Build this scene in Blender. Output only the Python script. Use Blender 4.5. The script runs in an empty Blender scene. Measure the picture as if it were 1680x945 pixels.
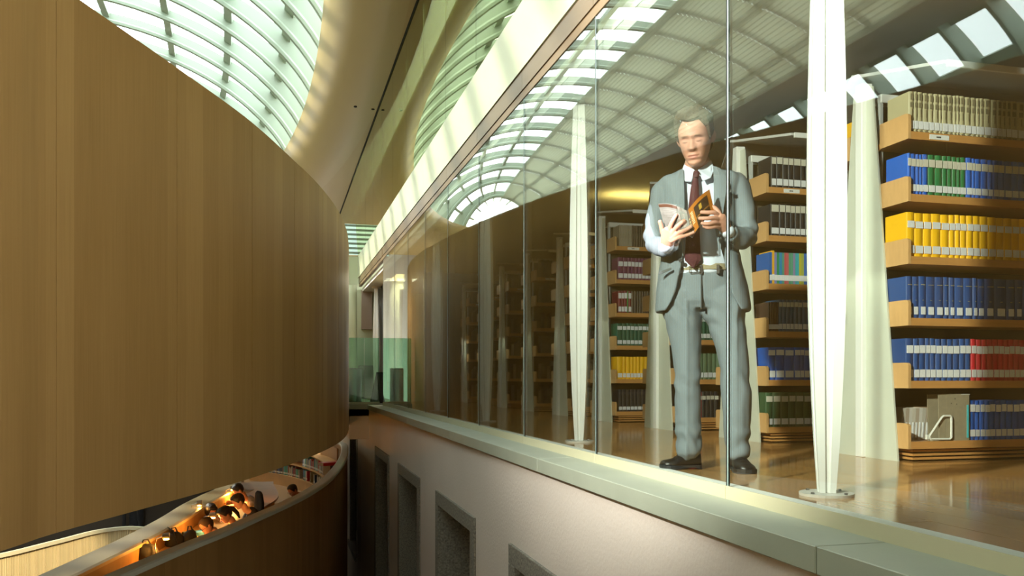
import bpy, bmesh, math, random
from mathutils import Vector, Matrix, noise
random.seed(7)
SC = bpy.context.scene
COL = SC.collection

# ---------------------------------------------------------------- camera
TH = math.radians(15.0); CT = math.cos(TH); ST = math.sin(TH)
F = 1420.0; CZ = 0.47; HZ = 619.0
cam = bpy.data.cameras.new('camera'); cam.sensor_width = 36; cam.lens = 36 * F / 1680
cam.shift_y = (HZ - 472.5) / 1680; cam.clip_start = 0.05; cam.clip_end = 200
co = bpy.data.objects.new('camera', cam); COL.objects.link(co)
co.location = (0, 0, CZ); co.rotation_euler = (math.pi / 2, 0, -TH)
SC.camera = co

# ---------------------------------------------------------------- world
w = bpy.data.worlds.new('world'); SC.world = w; w.use_nodes = True
nt = w.node_tree; nt.nodes.clear()
o_ = nt.nodes.new('ShaderNodeOutputWorld'); b_ = nt.nodes.new('ShaderNodeBackground')
b_.inputs[0].default_value = (0.93, 0.98, 1.0, 1); b_.inputs[1].default_value = 5.8
nt.links.new(b_.outputs[0], o_.inputs[0])

def lamp(name, kind, loc, target, energy, col=(1, 1, 1), **kw):
    l = bpy.data.lights.new(name, kind); l.energy = energy; l.color = col
    for k, v in kw.items(): setattr(l, k, v)
    o = bpy.data.objects.new(name, l); COL.objects.link(o); o.location = loc
    d = Vector(target) - Vector(loc)
    o.rotation_euler = d.to_track_quat('-Z', 'Y').to_euler()
    return o
# sun through the roof glazing, strobe of the photographer from the left of the frame
SUNV = Vector((-1.05, .9, 1.0)).normalized()
lamp('sun', 'SUN', (0, 0, 30), Vector((0, 0, 30)) - SUNV, 9.0, (1.0, 0.93, 0.80), angle=0.035)
lamp('strobe', 'SPOT', (-1.5, 1.12, 2.35), (2.7, 4.35, 1.35), 3600.0, (1.0, 0.97, 0.93), spot_size=math.radians(54), spot_blend=0.75, shadow_soft_size=0.09)

SC.view_settings.view_transform = 'Standard'
SC.view_settings.look = 'None'
SC.view_settings.gamma = 1.0
SC.view_settings.use_curve_mapping = False
SC.view_settings.exposure = 0.1
SC.cycles.use_denoising = True
SC.cycles.max_bounces = 10
SC.cycles.transparent_max_bounces = 24
SC.cycles.sample_clamp_indirect = 6.0
SC.cycles.caustics_reflective = False
SC.cycles.caustics_refractive = False

# ---------------------------------------------------------------- helpers
def W(px, py=None, zc=None, z=None, x=None, y=None):
    """point of the place behind a pixel, given its depth, height or plane"""
    a = (px - 840) / F
    if z is not None: zc = F * (CZ - z) / (py - HZ)
    elif x is not None: zc = x / (CT * a + ST)
    elif y is not None: zc = y / (CT - ST * a)
    xc = a * zc
    return Vector((xc * CT + zc * ST, zc * CT - xc * ST, CZ + ((HZ - py) / F * zc if py is not None else 0)))

MATS = {}
def nodes(m):
    m.use_nodes = True; nt = m.node_tree
    return nt, nt.nodes['Principled BSDF'], nt.nodes.new, nt.links.new
def mat(name, col, rough=0.5, metal=0.0, var=0.0, vscale=8.0, stretch=(1, 1, 1), bump=0.0, bscale=60.0, bstretch=(1, 1, 1), spec=0.5, coat=0.0, emit=None, estr=0.0, sheen=0.0, perobj=0.0, trans=0.0):
    if name in MATS: return MATS[name]
    m = bpy.data.materials.new(name); MATS[name] = m
    nt, p, N, L = nodes(m)
    p.inputs['Roughness'].default_value = rough; p.inputs['Metallic'].default_value = metal
    p.inputs['Specular IOR Level'].default_value = spec; p.inputs['Coat Weight'].default_value = coat
    p.inputs['Sheen Weight'].default_value = sheen
    c = (*col, 1); p.inputs['Base Color'].default_value = c
    if emit:
        p.inputs['Emission Color'].default_value = (*emit, 1); p.inputs['Emission Strength'].default_value = estr
    tc = N('ShaderNodeTexCoord')
    out = None
    if var > 0:
        mp = N('ShaderNodeMapping'); mp.inputs['Scale'].default_value = stretch; L(tc.outputs['Object'], mp.inputs[0])
        nz = N('ShaderNodeTexNoise'); nz.inputs['Scale'].default_value = vscale; nz.inputs['Detail'].default_value = 5
        L(mp.outputs[0], nz.inputs['Vector'])
        mr = N('ShaderNodeMapRange'); mr.inputs[1].default_value = 0.25; mr.inputs[2].default_value = 0.75
        mr.inputs[3].default_value = 1 - var; mr.inputs[4].default_value = 1 + var; L(nz.outputs[0], mr.inputs[0])
        out = mr.outputs[0]
    if perobj > 0:
        oi = N('ShaderNodeObjectInfo'); mr2 = N('ShaderNodeMapRange')
        mr2.inputs[3].default_value = 1 - perobj; mr2.inputs[4].default_value = 1 + perobj; L(oi.outputs['Random'], mr2.inputs[0])
        if out is None: out = mr2.outputs[0]
        else:
            mm = N('ShaderNodeMath'); mm.operation = 'MULTIPLY'; L(out, mm.inputs[0]); L(mr2.outputs[0], mm.inputs[1]); out = mm.outputs[0]
    if out is not None:
        vm = N('ShaderNodeVectorMath'); vm.operation = 'SCALE'; vm.inputs[0].default_value = col; L(out, vm.inputs['Scale'])
        L(vm.outputs[0], p.inputs['Base Color'])
    if bump > 0:
        mp = N('ShaderNodeMapping'); mp.inputs['Scale'].default_value = bstretch; L(tc.outputs['Object'], mp.inputs[0])
        nz = N('ShaderNodeTexNoise'); nz.inputs['Scale'].default_value = bscale; nz.inputs['Detail'].default_value = 3
        L(mp.outputs[0], nz.inputs['Vector'])
        bp = N('ShaderNodeBump'); bp.inputs['Strength'].default_value = bump; bp.inputs['Distance'].default_value = 0.01
        L(nz.outputs[0], bp.inputs['Height']); L(bp.outputs[0], p.inputs['Normal'])
    return m

def glass_mat(name, tint=(0.86, 0.95, 0.9), ior=1.55, gain=1.0, rough=0.0, base=0.0, refl=(0.96, 0.98, 0.95)):
    """sheet of architectural glass: clear straight-through transmission plus Fresnel reflection"""
    if name in MATS: return MATS[name]
    m = bpy.data.materials.new(name); MATS[name] = m; m.use_nodes = True
    nt = m.node_tree; nt.nodes.clear(); N = nt.nodes.new; L = nt.links.new
    out = N('ShaderNodeOutputMaterial'); mx = N('ShaderNodeMixShader'); tr = N('ShaderNodeBsdfTransparent'); gl = N('ShaderNodeBsdfGlossy')
    tr.inputs[0].default_value = (*tint, 1); gl.inputs['Roughness'].default_value = rough; gl.inputs[0].default_value = (*refl, 1)
    fr = N('ShaderNodeFresnel'); ge = N('ShaderNodeNewGeometry')
    mi = N('ShaderNodeMix'); mi.data_type = 'FLOAT'; mi.inputs[2].default_value = ior; mi.inputs[3].default_value = 1 / ior
    L(ge.outputs['Backfacing'], mi.inputs[0]); L(mi.outputs[0], fr.inputs['IOR'])
    mu = N('ShaderNodeMath'); mu.operation = 'MULTIPLY_ADD'; mu.use_clamp = True; mu.inputs[1].default_value = gain; mu.inputs[2].default_value = base
    L(fr.outputs[0], mu.inputs[0]); L(mu.outputs[0], mx.inputs[0]); L(tr.outputs[0], mx.inputs[1]); L(gl.outputs[0], mx.inputs[2]); L(mx.outputs[0], out.inputs[0])
    return m

def mesh(name, verts, faces, m=None, parent=None, smooth=False, uvs=None):
    me = bpy.data.meshes.new(name); me.from_pydata([tuple(v) for v in verts], [], faces)
    if uvs:
        ul = me.uv_layers.new(name='UVMap')
        for i, lp in enumerate(me.loops): ul.data[i].uv = uvs[lp.vertex_index]
    me.validate(); me.update()
    if m: me.materials.append(m)
    if smooth:
        for p in me.polygons: p.use_smooth = True
    o = bpy.data.objects.new(name, me); COL.objects.link(o)
    if parent: o.parent = parent
    return o

class MB:
    """collects boxes, prisms and sheets, builds them as one mesh object"""
    def __init__(s): s.v = []; s.f = []
    def add(s, v, f):
        n = len(s.v); s.v += [Vector(p) for p in v]; s.f += [tuple(i + n for i in q) for q in f]; return s
    def box(s, x0, x1, y0, y1, z0, z1):
        v = [(x0, y0, z0), (x1, y0, z0), (x1, y1, z0), (x0, y1, z0), (x0, y0, z1), (x1, y0, z1), (x1, y1, z1), (x0, y1, z1)]
        return s.add(v, [(0, 3, 2, 1), (4, 5, 6, 7), (0, 1, 5, 4), (1, 2, 6, 5), (2, 3, 7, 6), (3, 0, 4, 7)])
    def loft(s, rings, cap=True, closed=True):
        n = len(rings[0]); v = [p for r in rings for p in r]; f = []
        for i in range(len(rings) - 1):
            for j in range(n if closed else n - 1):
                a = i * n + j; b = i * n + (j + 1) % n
                f.append((a, b, b + n, a + n))
        if cap: f.append(tuple(range(n))[::-1]); f.append(tuple((len(rings) - 1) * n + k for k in range(n)))
        return s.add(v, f)
    def tube(s, pts, r, n=8, cap=True):
        pts = [Vector(p) for p in pts]; rr = r if isinstance(r, (list, tuple)) else [r] * len(pts); rings = []
        for i, p in enumerate(pts):
            d = (pts[min(i + 1, len(pts) - 1)] - pts[max(i - 1, 0)]).normalized()
            u = d.cross(Vector((0, 0, 1)))
            if u.length < 1e-3: u = Vector((1, 0, 0))
            u.normalize(); v = d.cross(u)
            rings.append([p + (u * math.cos(2 * math.pi * k / n) + v * math.sin(2 * math.pi * k / n)) * rr[i] for k in range(n)])
        return s.loft(rings, cap)
    def build(s, name, m, parent=None, smooth=False, bevel=0.0):
        o = mesh(name, s.v, s.f, m, parent, smooth)
        bm = bmesh.new(); bm.from_mesh(o.data); bmesh.ops.recalc_face_normals(bm, faces=bm.faces)
        if bevel > 0: bmesh.ops.bevel(bm, geom=bm.edges[:], offset=bevel, segments=1, affect='EDGES')
        bm.to_mesh(o.data); bm.free()
        return o

def tag(o, label=None, cat=None, group=None, kind=None):
    if label: o['label'] = label
    if cat: o['category'] = cat
    if group: o['group'] = group
    if kind: o['kind'] = kind
    return o
def empty(name, loc=(0, 0, 0), rz=0, parent=None):
    o = bpy.data.objects.new(name, None); COL.objects.link(o); o.location = loc; o.rotation_euler = (0, 0, rz); o.empty_display_size = 0.1
    if parent: o.parent = parent
    return o
def copy_tree(o, parent=None):
    c = o.copy(); COL.objects.link(c); c.parent = parent
    for ch in list(o.children): copy_tree(ch, c)
    return c
def inst(name, src, parent=None, loc=None, scale=None):
    c = bpy.data.objects.new(name, src.data); COL.objects.link(c)
    if parent: c.parent = parent
    if loc is not None: c.location = loc
    if scale is not None: c.scale = scale
    return c
def catmull(P, n=10):
    P = [Vector(p) for p in P]; out = []
    Q = [2 * P[0] - P[1]] + P + [2 * P[-1] - P[-2]]
    for i in range(1, len(Q) - 2):
        a, b, c, d = Q[i - 1:i + 3]
        for k in range(n):
            t = k / n
            out.append(0.5 * ((2 * b) + (c - a) * t + (2 * a - 5 * b + 4 * c - d) * t * t + (3 * b - a - 3 * c + d) * t ** 3))
    out.append(P[-1]); return out
def arclen(P):
    s = [0.0]
    for a, b in zip(P, P[1:]): s.append(s[-1] + (b - a).length)
    return s
def resample(P, step=None, at=None):
    S = arclen(P); res = []
    ts = at if at is not None else [k * step for k in range(int(S[-1] / step) + 1)]
    j = 0
    for t in ts:
        t = max(0, min(S[-1], t))
        while j < len(S) - 2 and S[j + 1] < t: j += 1
        while j > 0 and S[j] > t: j -= 1
        u = (t - S[j]) / max(1e-9, S[j + 1] - S[j]); res.append(P[j].lerp(P[j + 1], u))
    return res
def offset(P, d):
    """shift a plan curve sideways: positive = to the right of travel"""
    res = []
    for i in range(len(P)):
        t = (P[min(i + 1, len(P) - 1)] - P[max(i - 1, 0)]); t.z = 0; t.normalize()
        res.append(P[i] + Vector((t.y, -t.x, 0)) * d)
    return res
ORD = 'first second third fourth fifth sixth seventh eighth ninth tenth eleventh twelfth thirteenth fourteenth fifteenth sixteenth seventeenth eighteenth nineteenth twentieth twenty-first twenty-second twenty-third twenty-fourth twenty-fifth twenty-sixth twenty-seventh twenty-eighth twenty-ninth thirtieth'.split()
# ---------------------------------------------------------------- materials of the setting
def veneer(name, c1, c2, strip=0.27, rough=0.38, spec=0.5):
    """vertical wood veneer leaves: UV in metres along the wall and up"""
    m = bpy.data.materials.new(name); MATS[name] = m
    nt, p, N, L = nodes(m)
    p.inputs['Roughness'].default_value = rough; p.inputs['Specular IOR Level'].default_value = spec
    uv = N('ShaderNodeUVMap'); sx = N('ShaderNodeSeparateXYZ'); L(uv.outputs[0], sx.inputs[0])
    dv = N('ShaderNodeMath'); dv.operation = 'DIVIDE'; dv.inputs[1].default_value = strip; L(sx.outputs[0], dv.inputs[0])
    fl = N('ShaderNodeMath'); fl.operation = 'FLOOR'; L(dv.outputs[0], fl.inputs[0])
    wn = N('ShaderNodeTexWhiteNoise'); wn.noise_dimensions = '1D'; L(fl.outputs[0], wn.inputs['W'])
    ad = N('ShaderNodeVectorMath'); ad.operation = 'MULTIPLY_ADD'; ad.inputs[1].default_value = (60, 1.6, 1); L(uv.outputs[0], ad.inputs[0])
    L(wn.outputs[1], ad.inputs[2])
    nz = N('ShaderNodeTexNoise'); nz.inputs['Scale'].default_value = 1.0; nz.inputs['Detail'].default_value = 6; L(ad.outputs[0], nz.inputs['Vector'])
    ad2 = N('ShaderNodeVectorMath'); ad2.operation = 'MULTIPLY'; ad2.inputs[1].default_value = (3.0, 0.9, 1); L(uv.outputs[0], ad2.inputs[0])
    nz2 = N('ShaderNodeTexNoise'); nz2.inputs['Scale'].default_value = 1.0; nz2.inputs['Detail'].default_value = 4; L(ad2.outputs[0], nz2.inputs['Vector'])
    s1 = N('ShaderNodeMath'); s1.operation = 'MULTIPLY_ADD'; s1.inputs[1].default_value = 0.42; L(wn.outputs[0], s1.inputs[0])
    s2 = N('ShaderNodeMath'); s2.operation = 'MULTIPLY_ADD'; s2.inputs[1].default_value = 0.45; L(nz.outputs[0], s2.inputs[0])
    s3 = N('ShaderNodeMath'); s3.operation = 'MULTIPLY'; s3.inputs[1].default_value = 0.35; L(nz2.outputs[0], s3.inputs[0])
    L(s3.outputs[0], s2.inputs[2]); L(s2.outputs[0], s1.inputs[2])
    mx = N('ShaderNodeMix'); mx.data_type = 'RGBA'; mx.inputs[6].default_value = (*c1, 1); mx.inputs[7].default_value = (*c2, 1)
    L(s1.outputs[0], mx.inputs[0]); L(mx.outputs[2], p.inputs['Base Color'])
    return m
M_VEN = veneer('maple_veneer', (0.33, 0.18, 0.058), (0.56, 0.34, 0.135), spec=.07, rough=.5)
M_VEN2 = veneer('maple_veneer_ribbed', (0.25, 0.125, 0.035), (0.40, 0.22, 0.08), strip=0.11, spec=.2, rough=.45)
M_DARK = mat('dark_recess', (0.02, 0.015, 0.01), 0.8)
M_CREAM = mat('cream_lacquer', (0.50, 0.52, 0.34), 0.35, var=0.03, vscale=1.5)
M_PLAST = mat('pale_plaster', (0.50, 0.45, 0.37), 0.85, var=0.05, vscale=1.2, bump=0.25, bscale=45)
M_LEDGE = mat('grey_green_stone', (0.27, 0.30, 0.22), 0.55, var=0.07, vscale=3, bump=0.05, bscale=120, perobj=0.06)
M_GRAN = mat('granite', (0.17, 0.16, 0.12), 0.75, var=0.55, vscale=55, bump=0.5, bscale=90)
M_BRONZE = mat('bronze_fascia', (0.15, 0.095, 0.042), 0.3, spec=0.35, var=0.05, vscale=1)
M_TRIM = mat('brown_trim', (0.17, 0.10, 0.035), 0.4)
M_CEIL = mat('tan_ceiling', (0.44, 0.285, 0.09), 0.42, var=0.03, vscale=0.6, spec=0.5)
M_LIP = mat('rim_paint', (0.46, 0.32, 0.115), 0.42)
M_RIB = mat('pale_green_rib', (0.34, 0.40, 0.31), 0.45, var=0.03, vscale=0.7)
M_WHITE = mat('white_paint', (0.80, 0.80, 0.76), 0.38, var=0.02, vscale=2)
M_PEARL = mat('post_paint', (0.60, 0.62, 0.52), 0.36, var=0.03, vscale=3, spec=0.5)
M_LIBC = mat('library_ceiling', (0.66, 0.65, 0.58), 0.7, var=0.02, vscale=0.6)
M_GLASS = glass_mat('facade_glass', (0.875, 0.905, 0.87), ior=1.62, gain=1.25)
M_GLASSU = glass_mat('clerestory_glass', (0.55, 0.60, 0.45), ior=1.9, gain=1.25, base=0.12, refl=(0.86, 0.88, 0.62))
M_GLASSR = glass_mat('roof_glass', (0.9, 0.97, 0.97), ior=1.4, gain=1.0)
M_SEAL = mat('black_joint_seal', (0.015, 0.016, 0.014), 0.4)
M_EDGE = mat('polished_glass_edge', (0.30, 0.42, 0.38), 0.3, spec=0.5)

D = 1.83; YS = [3.30 + 1.58 * k for k in range(-3, 9)]      # joints of the panes
Y0, Y1 = YS[0], 16.0
GT = 2.63                                                    # top of the glass
UZ0, UZ1 = CZ + 2.90, CZ + 5.10                             # upper glass and ceiling

# ---------------------------------------------------------------- facade: ledge, rail, glass, fascia, beam
ledge = tag(empty('trim_1'), 'grey green stone ledge along the foot of the glass wall', kind='structure')
for k in range(-1, 7):
    y0 = -1.0 + 2.95 * k - 0.02; y0 = 2.30 + 2.95 * (k - 1)
    MB().box(1.571, D + .02, y0 + .003, min(y0 + 2.947, 16.45), -.129, -.043).build('ledge_slab', M_LEDGE, ledge, bevel=.003)
rail = tag(empty('trim_2'), 'cream metal rail holding the foot of the glass panes', kind='structure')
for a, b in zip(YS, YS[1:]):
    MB().box(D - .012, D + .055, a + .002, b - .002, -.043, .002).box(D - .012, D - .006, a + .002, b - .002, .002, .012).build('rail_length', M_CREAM if a < 0 else mat('rail_cream', (0.46, 0.45, 0.28), 0.35), rail)
MB().box(D + .012, D + .075, Y0, Y1, .0021, .006).build('rail_cover_strip', mat('white_strip', (0.95, 0.95, 0.92), 0.5), rail)

win = tag(empty('window_1'), 'long wall of tall frameless glass panes in front of the library', kind='structure')
for a, b in zip(YS, YS[1:]):
    MB().box(D - .006, D + .006, a + .006, b - .006, .0, GT).build('pane', M_GLASS, win)
for y in YS[1:-1]:
    MB().box(D - .0045, D + .0065, y - .006, y + .008, .0, GT).build('joint_seal', M_SEAL, win)
    MB().box(D - .0065, D - .0045, y - .0115, y - .006, .0, GT).build('polished_edge', M_EDGE, win)

fas = tag(empty('trim_3'), 'dark glossy bronze fascia band above the glass panes', kind='structure')
for a, b in zip(YS + [Y1, 18.6], YS[1:] + [16.02, 18.6, 20.9]):
    if b - a < .1: continue
    MB().box(D - .02, D + .05, a + .002, b - .002, CZ + 2.225, CZ + 2.375).build('fascia_panel', M_BRONZE, fas)
MB().box(D - .012, D + .05, Y0, 20.9, GT, CZ + 2.222).build('lower_trim', M_TRIM, fas)
beam = tag(empty('wall_right_beam'), 'pale cream beam between the fascia and the upper glass', kind='structure')
for a, b in zip(YS[::2], YS[2::2] + [Y1]):
    if b - a > .1: MB().box(1.80, D + .4, a + .0015, b - .0015, CZ + 2.378, UZ0).build('beam_panel', M_CREAM, beam)
MB().box(1.80, D + .4, Y1 + 0.002, 34, CZ + 2.378, UZ0).build('beam_panel', M_CREAM, beam)
up = tag(empty('window_2'), 'upper glass panels mirroring the roof light above the cream beam', kind='structure')
for k in range(-3, 20):
    a = 3.30 + 1.58 * k
    MB().box(1.80, 1.812, a + .005, a + 1.575, UZ0, UZ1).build('pane', M_GLASSU, up)
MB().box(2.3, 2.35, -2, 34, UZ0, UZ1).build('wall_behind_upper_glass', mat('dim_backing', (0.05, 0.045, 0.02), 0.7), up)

# ---------------------------------------------------------------- lower plaster wall with deep stone windows
WX = 1.60
wy = [(4.15 + 3.0 * k - .0, 6.0 + 3.03 * k) for k in (-2, -1, 0, 1, 2, 3)] + [(18.75, 20.7)]
wl = MB(); zt, zb, zf = -.72, -3.45, -7.0
wl.box(WX, WX + .5, -3, 30, zt, -.131); wl.box(WX, WX + .5, -3, 30, zf, zb)
ed = [-3] + [e for p in wy for e in p] + [30]
for a, b in zip(ed[::2], ed[1::2]): wl.box(WX, WX + .5, a, b, zb, zt)
tag(wl.build('wall_right', M_PLAST), 'pale plaster wall below the stone ledge', kind='structure')
MB().box(WX + .5, 2.6, -3, 30, -.25, -.02).build('wall_right_floor_edge', M_PLAST)['kind'] = 'structure'
for k, (a, b) in enumerate(wy):
    g = tag(empty('window_%d' % (k + 3)), 'deep granite framed window in the plaster wall', kind='structure')
    t = .15
    MB().box(WX - .02, WX + .42, a - .001, a + t, zb + .1, zt - .141).build('jamb', M_GRAN, g, bevel=.004)
    MB().box(WX - .02, WX + .42, b - t, b + .001, zb + .1, zt - .141).build('jamb', M_GRAN, g, bevel=.004)
    MB().box(WX - .02, WX + .42, a - .001, b + .001, zt - .14, zt + .002).build('lintel', M_GRAN, g, bevel=.004)
    MB().box(WX - .06, WX + .42, a - .06, b + .06, zb - .02, zb + .10).build('sill', M_GRAN, g, bevel=.004)
    fr = MB(); fa, fb = a + t, b - t
    for (p, q, r, s) in ((fa, fa + .07, zb + .1, zt - .14), (fb - .07, fb, zb + .1, zt - .14), (fa, fb, zt - .21, zt - .14), (fa, fb, zb + .1, zb + .18), ((fa + fb) / 2 - .035, (fa + fb) / 2 + .035, zb + .1, zt - .14)):
        fr.box(WX + .32, WX + .38, p, q, r, s)
    fr.build('sash_frame', mat('sash_paint', (0.42, 0.38, 0.26), 0.5), g)
    MB().box(WX + .35, WX + .356, fa, fb, zb + .1, zt - .14).build('pane', glass_mat('dim_window_glass', (0.12, 0.11, 0.07)), g)
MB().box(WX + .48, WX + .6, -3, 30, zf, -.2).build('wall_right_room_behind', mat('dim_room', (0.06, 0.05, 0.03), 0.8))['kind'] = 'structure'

# ---------------------------------------------------------------- ceiling with the oval roof opening
DX, DW, DY, DL, DZ, DR = -4.84, 5.85, 14.95, 19.35, CZ + 5.70, 3.12
def oval(d, z, n=160):
    return [Vector((DX + (DW + d) * math.cos(2 * math.pi * k / n), DY + (DL + d) * math.sin(2 * math.pi * k / n), z)) for k in range(n)]
prof = [(-.34, DZ + .22), (-.31, DZ + .10), (-.25, DZ - .04), (-.13, DZ - .22), (.0, DZ - .36), (.12, DZ - .44), (.24, DZ - .50), (.38, DZ - .56), (.56, DZ - .595), (.78, DZ - .60)]
MB().loft([oval(d, z) for d, z in prof], cap=False).build('trim_4', M_LIP, smooth=True)
tag(bpy.data.objects['trim_4'], 'smooth tan rim rolling up into the oval roof light', kind='structure')
n = 160; inner = oval(.775, UZ1); X0c, X1c, Y0c, Y1c = -11.6, 1.80, -7.0, 36.0
def out_to_rect(p):
    d = Vector((p.x - DX, p.y - DY)); s = 1e9
    if d.x > 0: s = min(s, (X1c - DX) / d.x)
    if d.x < 0: s = min(s, (X0c - DX) / d.x)
    if d.y > 0: s = min(s, (Y1c - DY) / d.y)
    if d.y < 0: s = min(s, (Y0c - DY) / d.y)
    return Vector((DX + d.x * s, DY + d.y * s, UZ1))
cl = MB(); outr = [out_to_rect(p) for p in inner]
cl.loft([inner, [a.lerp(b, .25) for a, b in zip(inner, outr)], outr], cap=False)
cl.loft([[p + Vector((0, 0, .12)) for p in inner], [p + Vector((0, 0, .12)) for p in outr]], cap=False)
for sx in (X0c, X1c): pass
tag(cl.build('ceiling', M_CEIL, smooth=False), 'tan glossy ceiling around the oval roof light', kind='structure')
for (x, y) in ((W(583, x=.0).x, 0),): pass
for px, py in ((583, 175), (612, 179)):
    c = W(px, py, z=UZ1 - .001); MB().tube([(c.x, c.y, UZ1 + .01), (c.x, c.y, UZ1 - .012)], .03, 8).build('ceiling_fixing_point', M_DARK)['kind'] = 'structure'
tag(MB().box(1.782, 1.80, -7, 36, UZ1 - .012, UZ1 + .02).build('trim_8', M_DARK), 'thin black trim line where the ceiling meets the upper glass', kind='structure')  # dark strip along the seam of ceiling and glass
# rim closes up to the roof
MB().loft([oval(-.34, DZ + .22), oval(-.05, DZ + .24), oval(1.1, DZ + .3), oval(1.1, UZ1 + .12)], cap=False).build('ceiling_upstand', M_LIP)['kind'] = 'structure'
MB().box(X0c, X1c + .5, Y0c - .2, Y0c, -7, UZ1 + .1).build('wall_back', M_PLAST)['kind'] = 'structure'
MB().box(X0c, 5, 36, 36.2, -7, UZ1 + .1).build('wall_front', M_PLAST)['kind'] = 'structure'
MB().box(X0c - .2, X0c, Y0c, 36, -7, UZ0).build('wall_left', M_PLAST)['kind'] = 'structure'
upl = tag(empty('window_20'), 'upper glass panels on the far side of the hall', kind='structure')
for k in range(20):
    MB().box(X0c - .1, X0c - .08, -6 + 2.1 * k + .01, -6 + 2.1 * k + 2.09, UZ0, UZ1).build('pane', M_GLASSU, upl)
MB().box(X0c - .5, X0c - .4, Y0c, 36, UZ0, UZ1 + .1).build('wall_left_upper', M_PLAST)['kind'] = 'structure'
MB().box(X0c, 2.2, Y0c, 36, -7.1, -7.0).build('floor_hall', mat('hall_floor', (0.2, 0.13, 0.07), 0.4))['kind'] = 'structure'

# ---------------------------------------------------------------- roof light: ribs, purlins, blinds, panes
sky = tag(empty('skylight', (DX, DY, 0)), 'oval vaulted roof light of curved pale ribs and bright glass panes', 'skylight')
def dome(t, y, off=0.0):
    u = (y - DY) / DL; s = math.sqrt(max(0.0, 1 - u * u))
    ww, rr = DW * s, DR * (0.35 + 0.65 * s) if s < 1 else DR
    k = max(0.0, 1 - t * t) ** .70
    p = Vector((ww * t, y - DY, DZ + rr * k))
    e = 1e-3; t2 = min(.9999, abs(t) + e) * (1 if t >= 0 else -1); t1 = t2 - 2 * e if t >= 0 else t2 + 2 * e
    q = lambda tt: Vector((ww * tt, 0, DZ + rr * max(0, 1 - tt * tt) ** .7))
    d = (q(max(t1, t2)) - q(min(t1, t2))).normalized(); nrm = Vector((-d.z, 0, d.x))
    return p + nrm * off
GT_ = lambda t: .03 + .30 * abs(t) ** 3.5
TS = [math.sin(math.pi / 2 * (-1 + 2 * k / 40)) for k in range(41)]
STEP = 1.24; RY = []
y = DY - 15 * STEP - .1
while y < DY + DL - .6:
    RY.append(y); y += STEP
RY = [y for y in RY if abs((y - DY) / DL) < .985]
for y in RY:
    rb = MB(); rg = []
    for t in TS:
        t = t * .998
        rg.append([dome(t, y + a, b) for a, b in ((-.025, GT_(t)), (.025, GT_(t)), (.025, -.11), (.055, -.15), (.045, -.205), (.0, -.225), (-.045, -.205), (-.055, -.15), (-.025, -.11))])
    rb.loft(rg).build('rib', M_RIB, sky, smooth=False)
PT = [-.94, -.80, -.60, -.36, -.10, .16, .42, .66, .85]
for t in PT:
    pb = MB(); rg = []
    for k in range(121):
        y = DY - DL * .985 + 2 * DL * .985 * k / 120
        rg.append([dome(min(.999, max(-.999, t + a)), y, b) for a, b in ((-.014, GT_(t)), (.014, GT_(t)), (.014, GT_(t) - .10), (-.014, GT_(t) - .10))])
    pb.loft(rg).build('purlin', M_RIB, sky)
# glass sheets between the ribs
for a, b in zip(RY, RY[1:]):
    g = MB(); tt = TS[::2]
    g.loft([[dome(t * .998, a + .04, GT_(t) + .01) for t in tt], [dome(t * .998, (a + b) / 2, GT_(t) + .01) for t in tt], [dome(t * .998, b - .04, GT_(t) + .01) for t in tt]], cap=False, closed=False)
    g.build('roof_pane', M_GLASSR, sky, smooth=True)
# pleated blinds drawn over the far half, and the solid ridge beam beyond them
M_BLIND = bpy.data.materials.new('pleated_blind')
nt_, p_, N_, L_ = nodes(M_BLIND); nt_.nodes.remove(p_)
df = N_('ShaderNodeBsdfDiffuse'); df.inputs[0].default_value = (.46, .48, .38, 1)
tl = N_('ShaderNodeBsdfTranslucent'); tl.inputs[0].default_value = (.42, .45, .35, 1)
mx_ = N_('ShaderNodeMixShader'); mx_.inputs[0].default_value = .33
L_(df.outputs[0], mx_.inputs[1]); L_(tl.outputs[0], mx_.inputs[2]); L_(mx_.outputs[0], nt_.nodes['Material Output'].inputs[0])
for a, b in zip(RY, RY[1:]):
    if a < 1.5: continue
    bl = MB(); r0 = []; r1 = []
    for k in range(61):
        t = -.03 - .65 * k / 60; o = -.28 + (.05 if k % 2 else .0)
        r0.append(dome(t, a + .004, o)); r1.append(dome(t, b - .004, o))
    bl.loft([r0, r1], cap=False, closed=False).build('sun_blind', M_BLIND, sky)
rb = MB(); rg = []
for k in range(81):
    y = DY - DL * .985 + 2 * DL * .985 * k / 80
    rg.append([dome(-.68, y, -.34), dome(-.72, y, -.36), dome(-.775, y, -.34), dome(-.775, y, .1), dome(-.68, y, .1)])
rb.loft(rg).build('edge_beam', mat('beam_grey', (.33, .31, .27), .6), sky)

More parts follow.
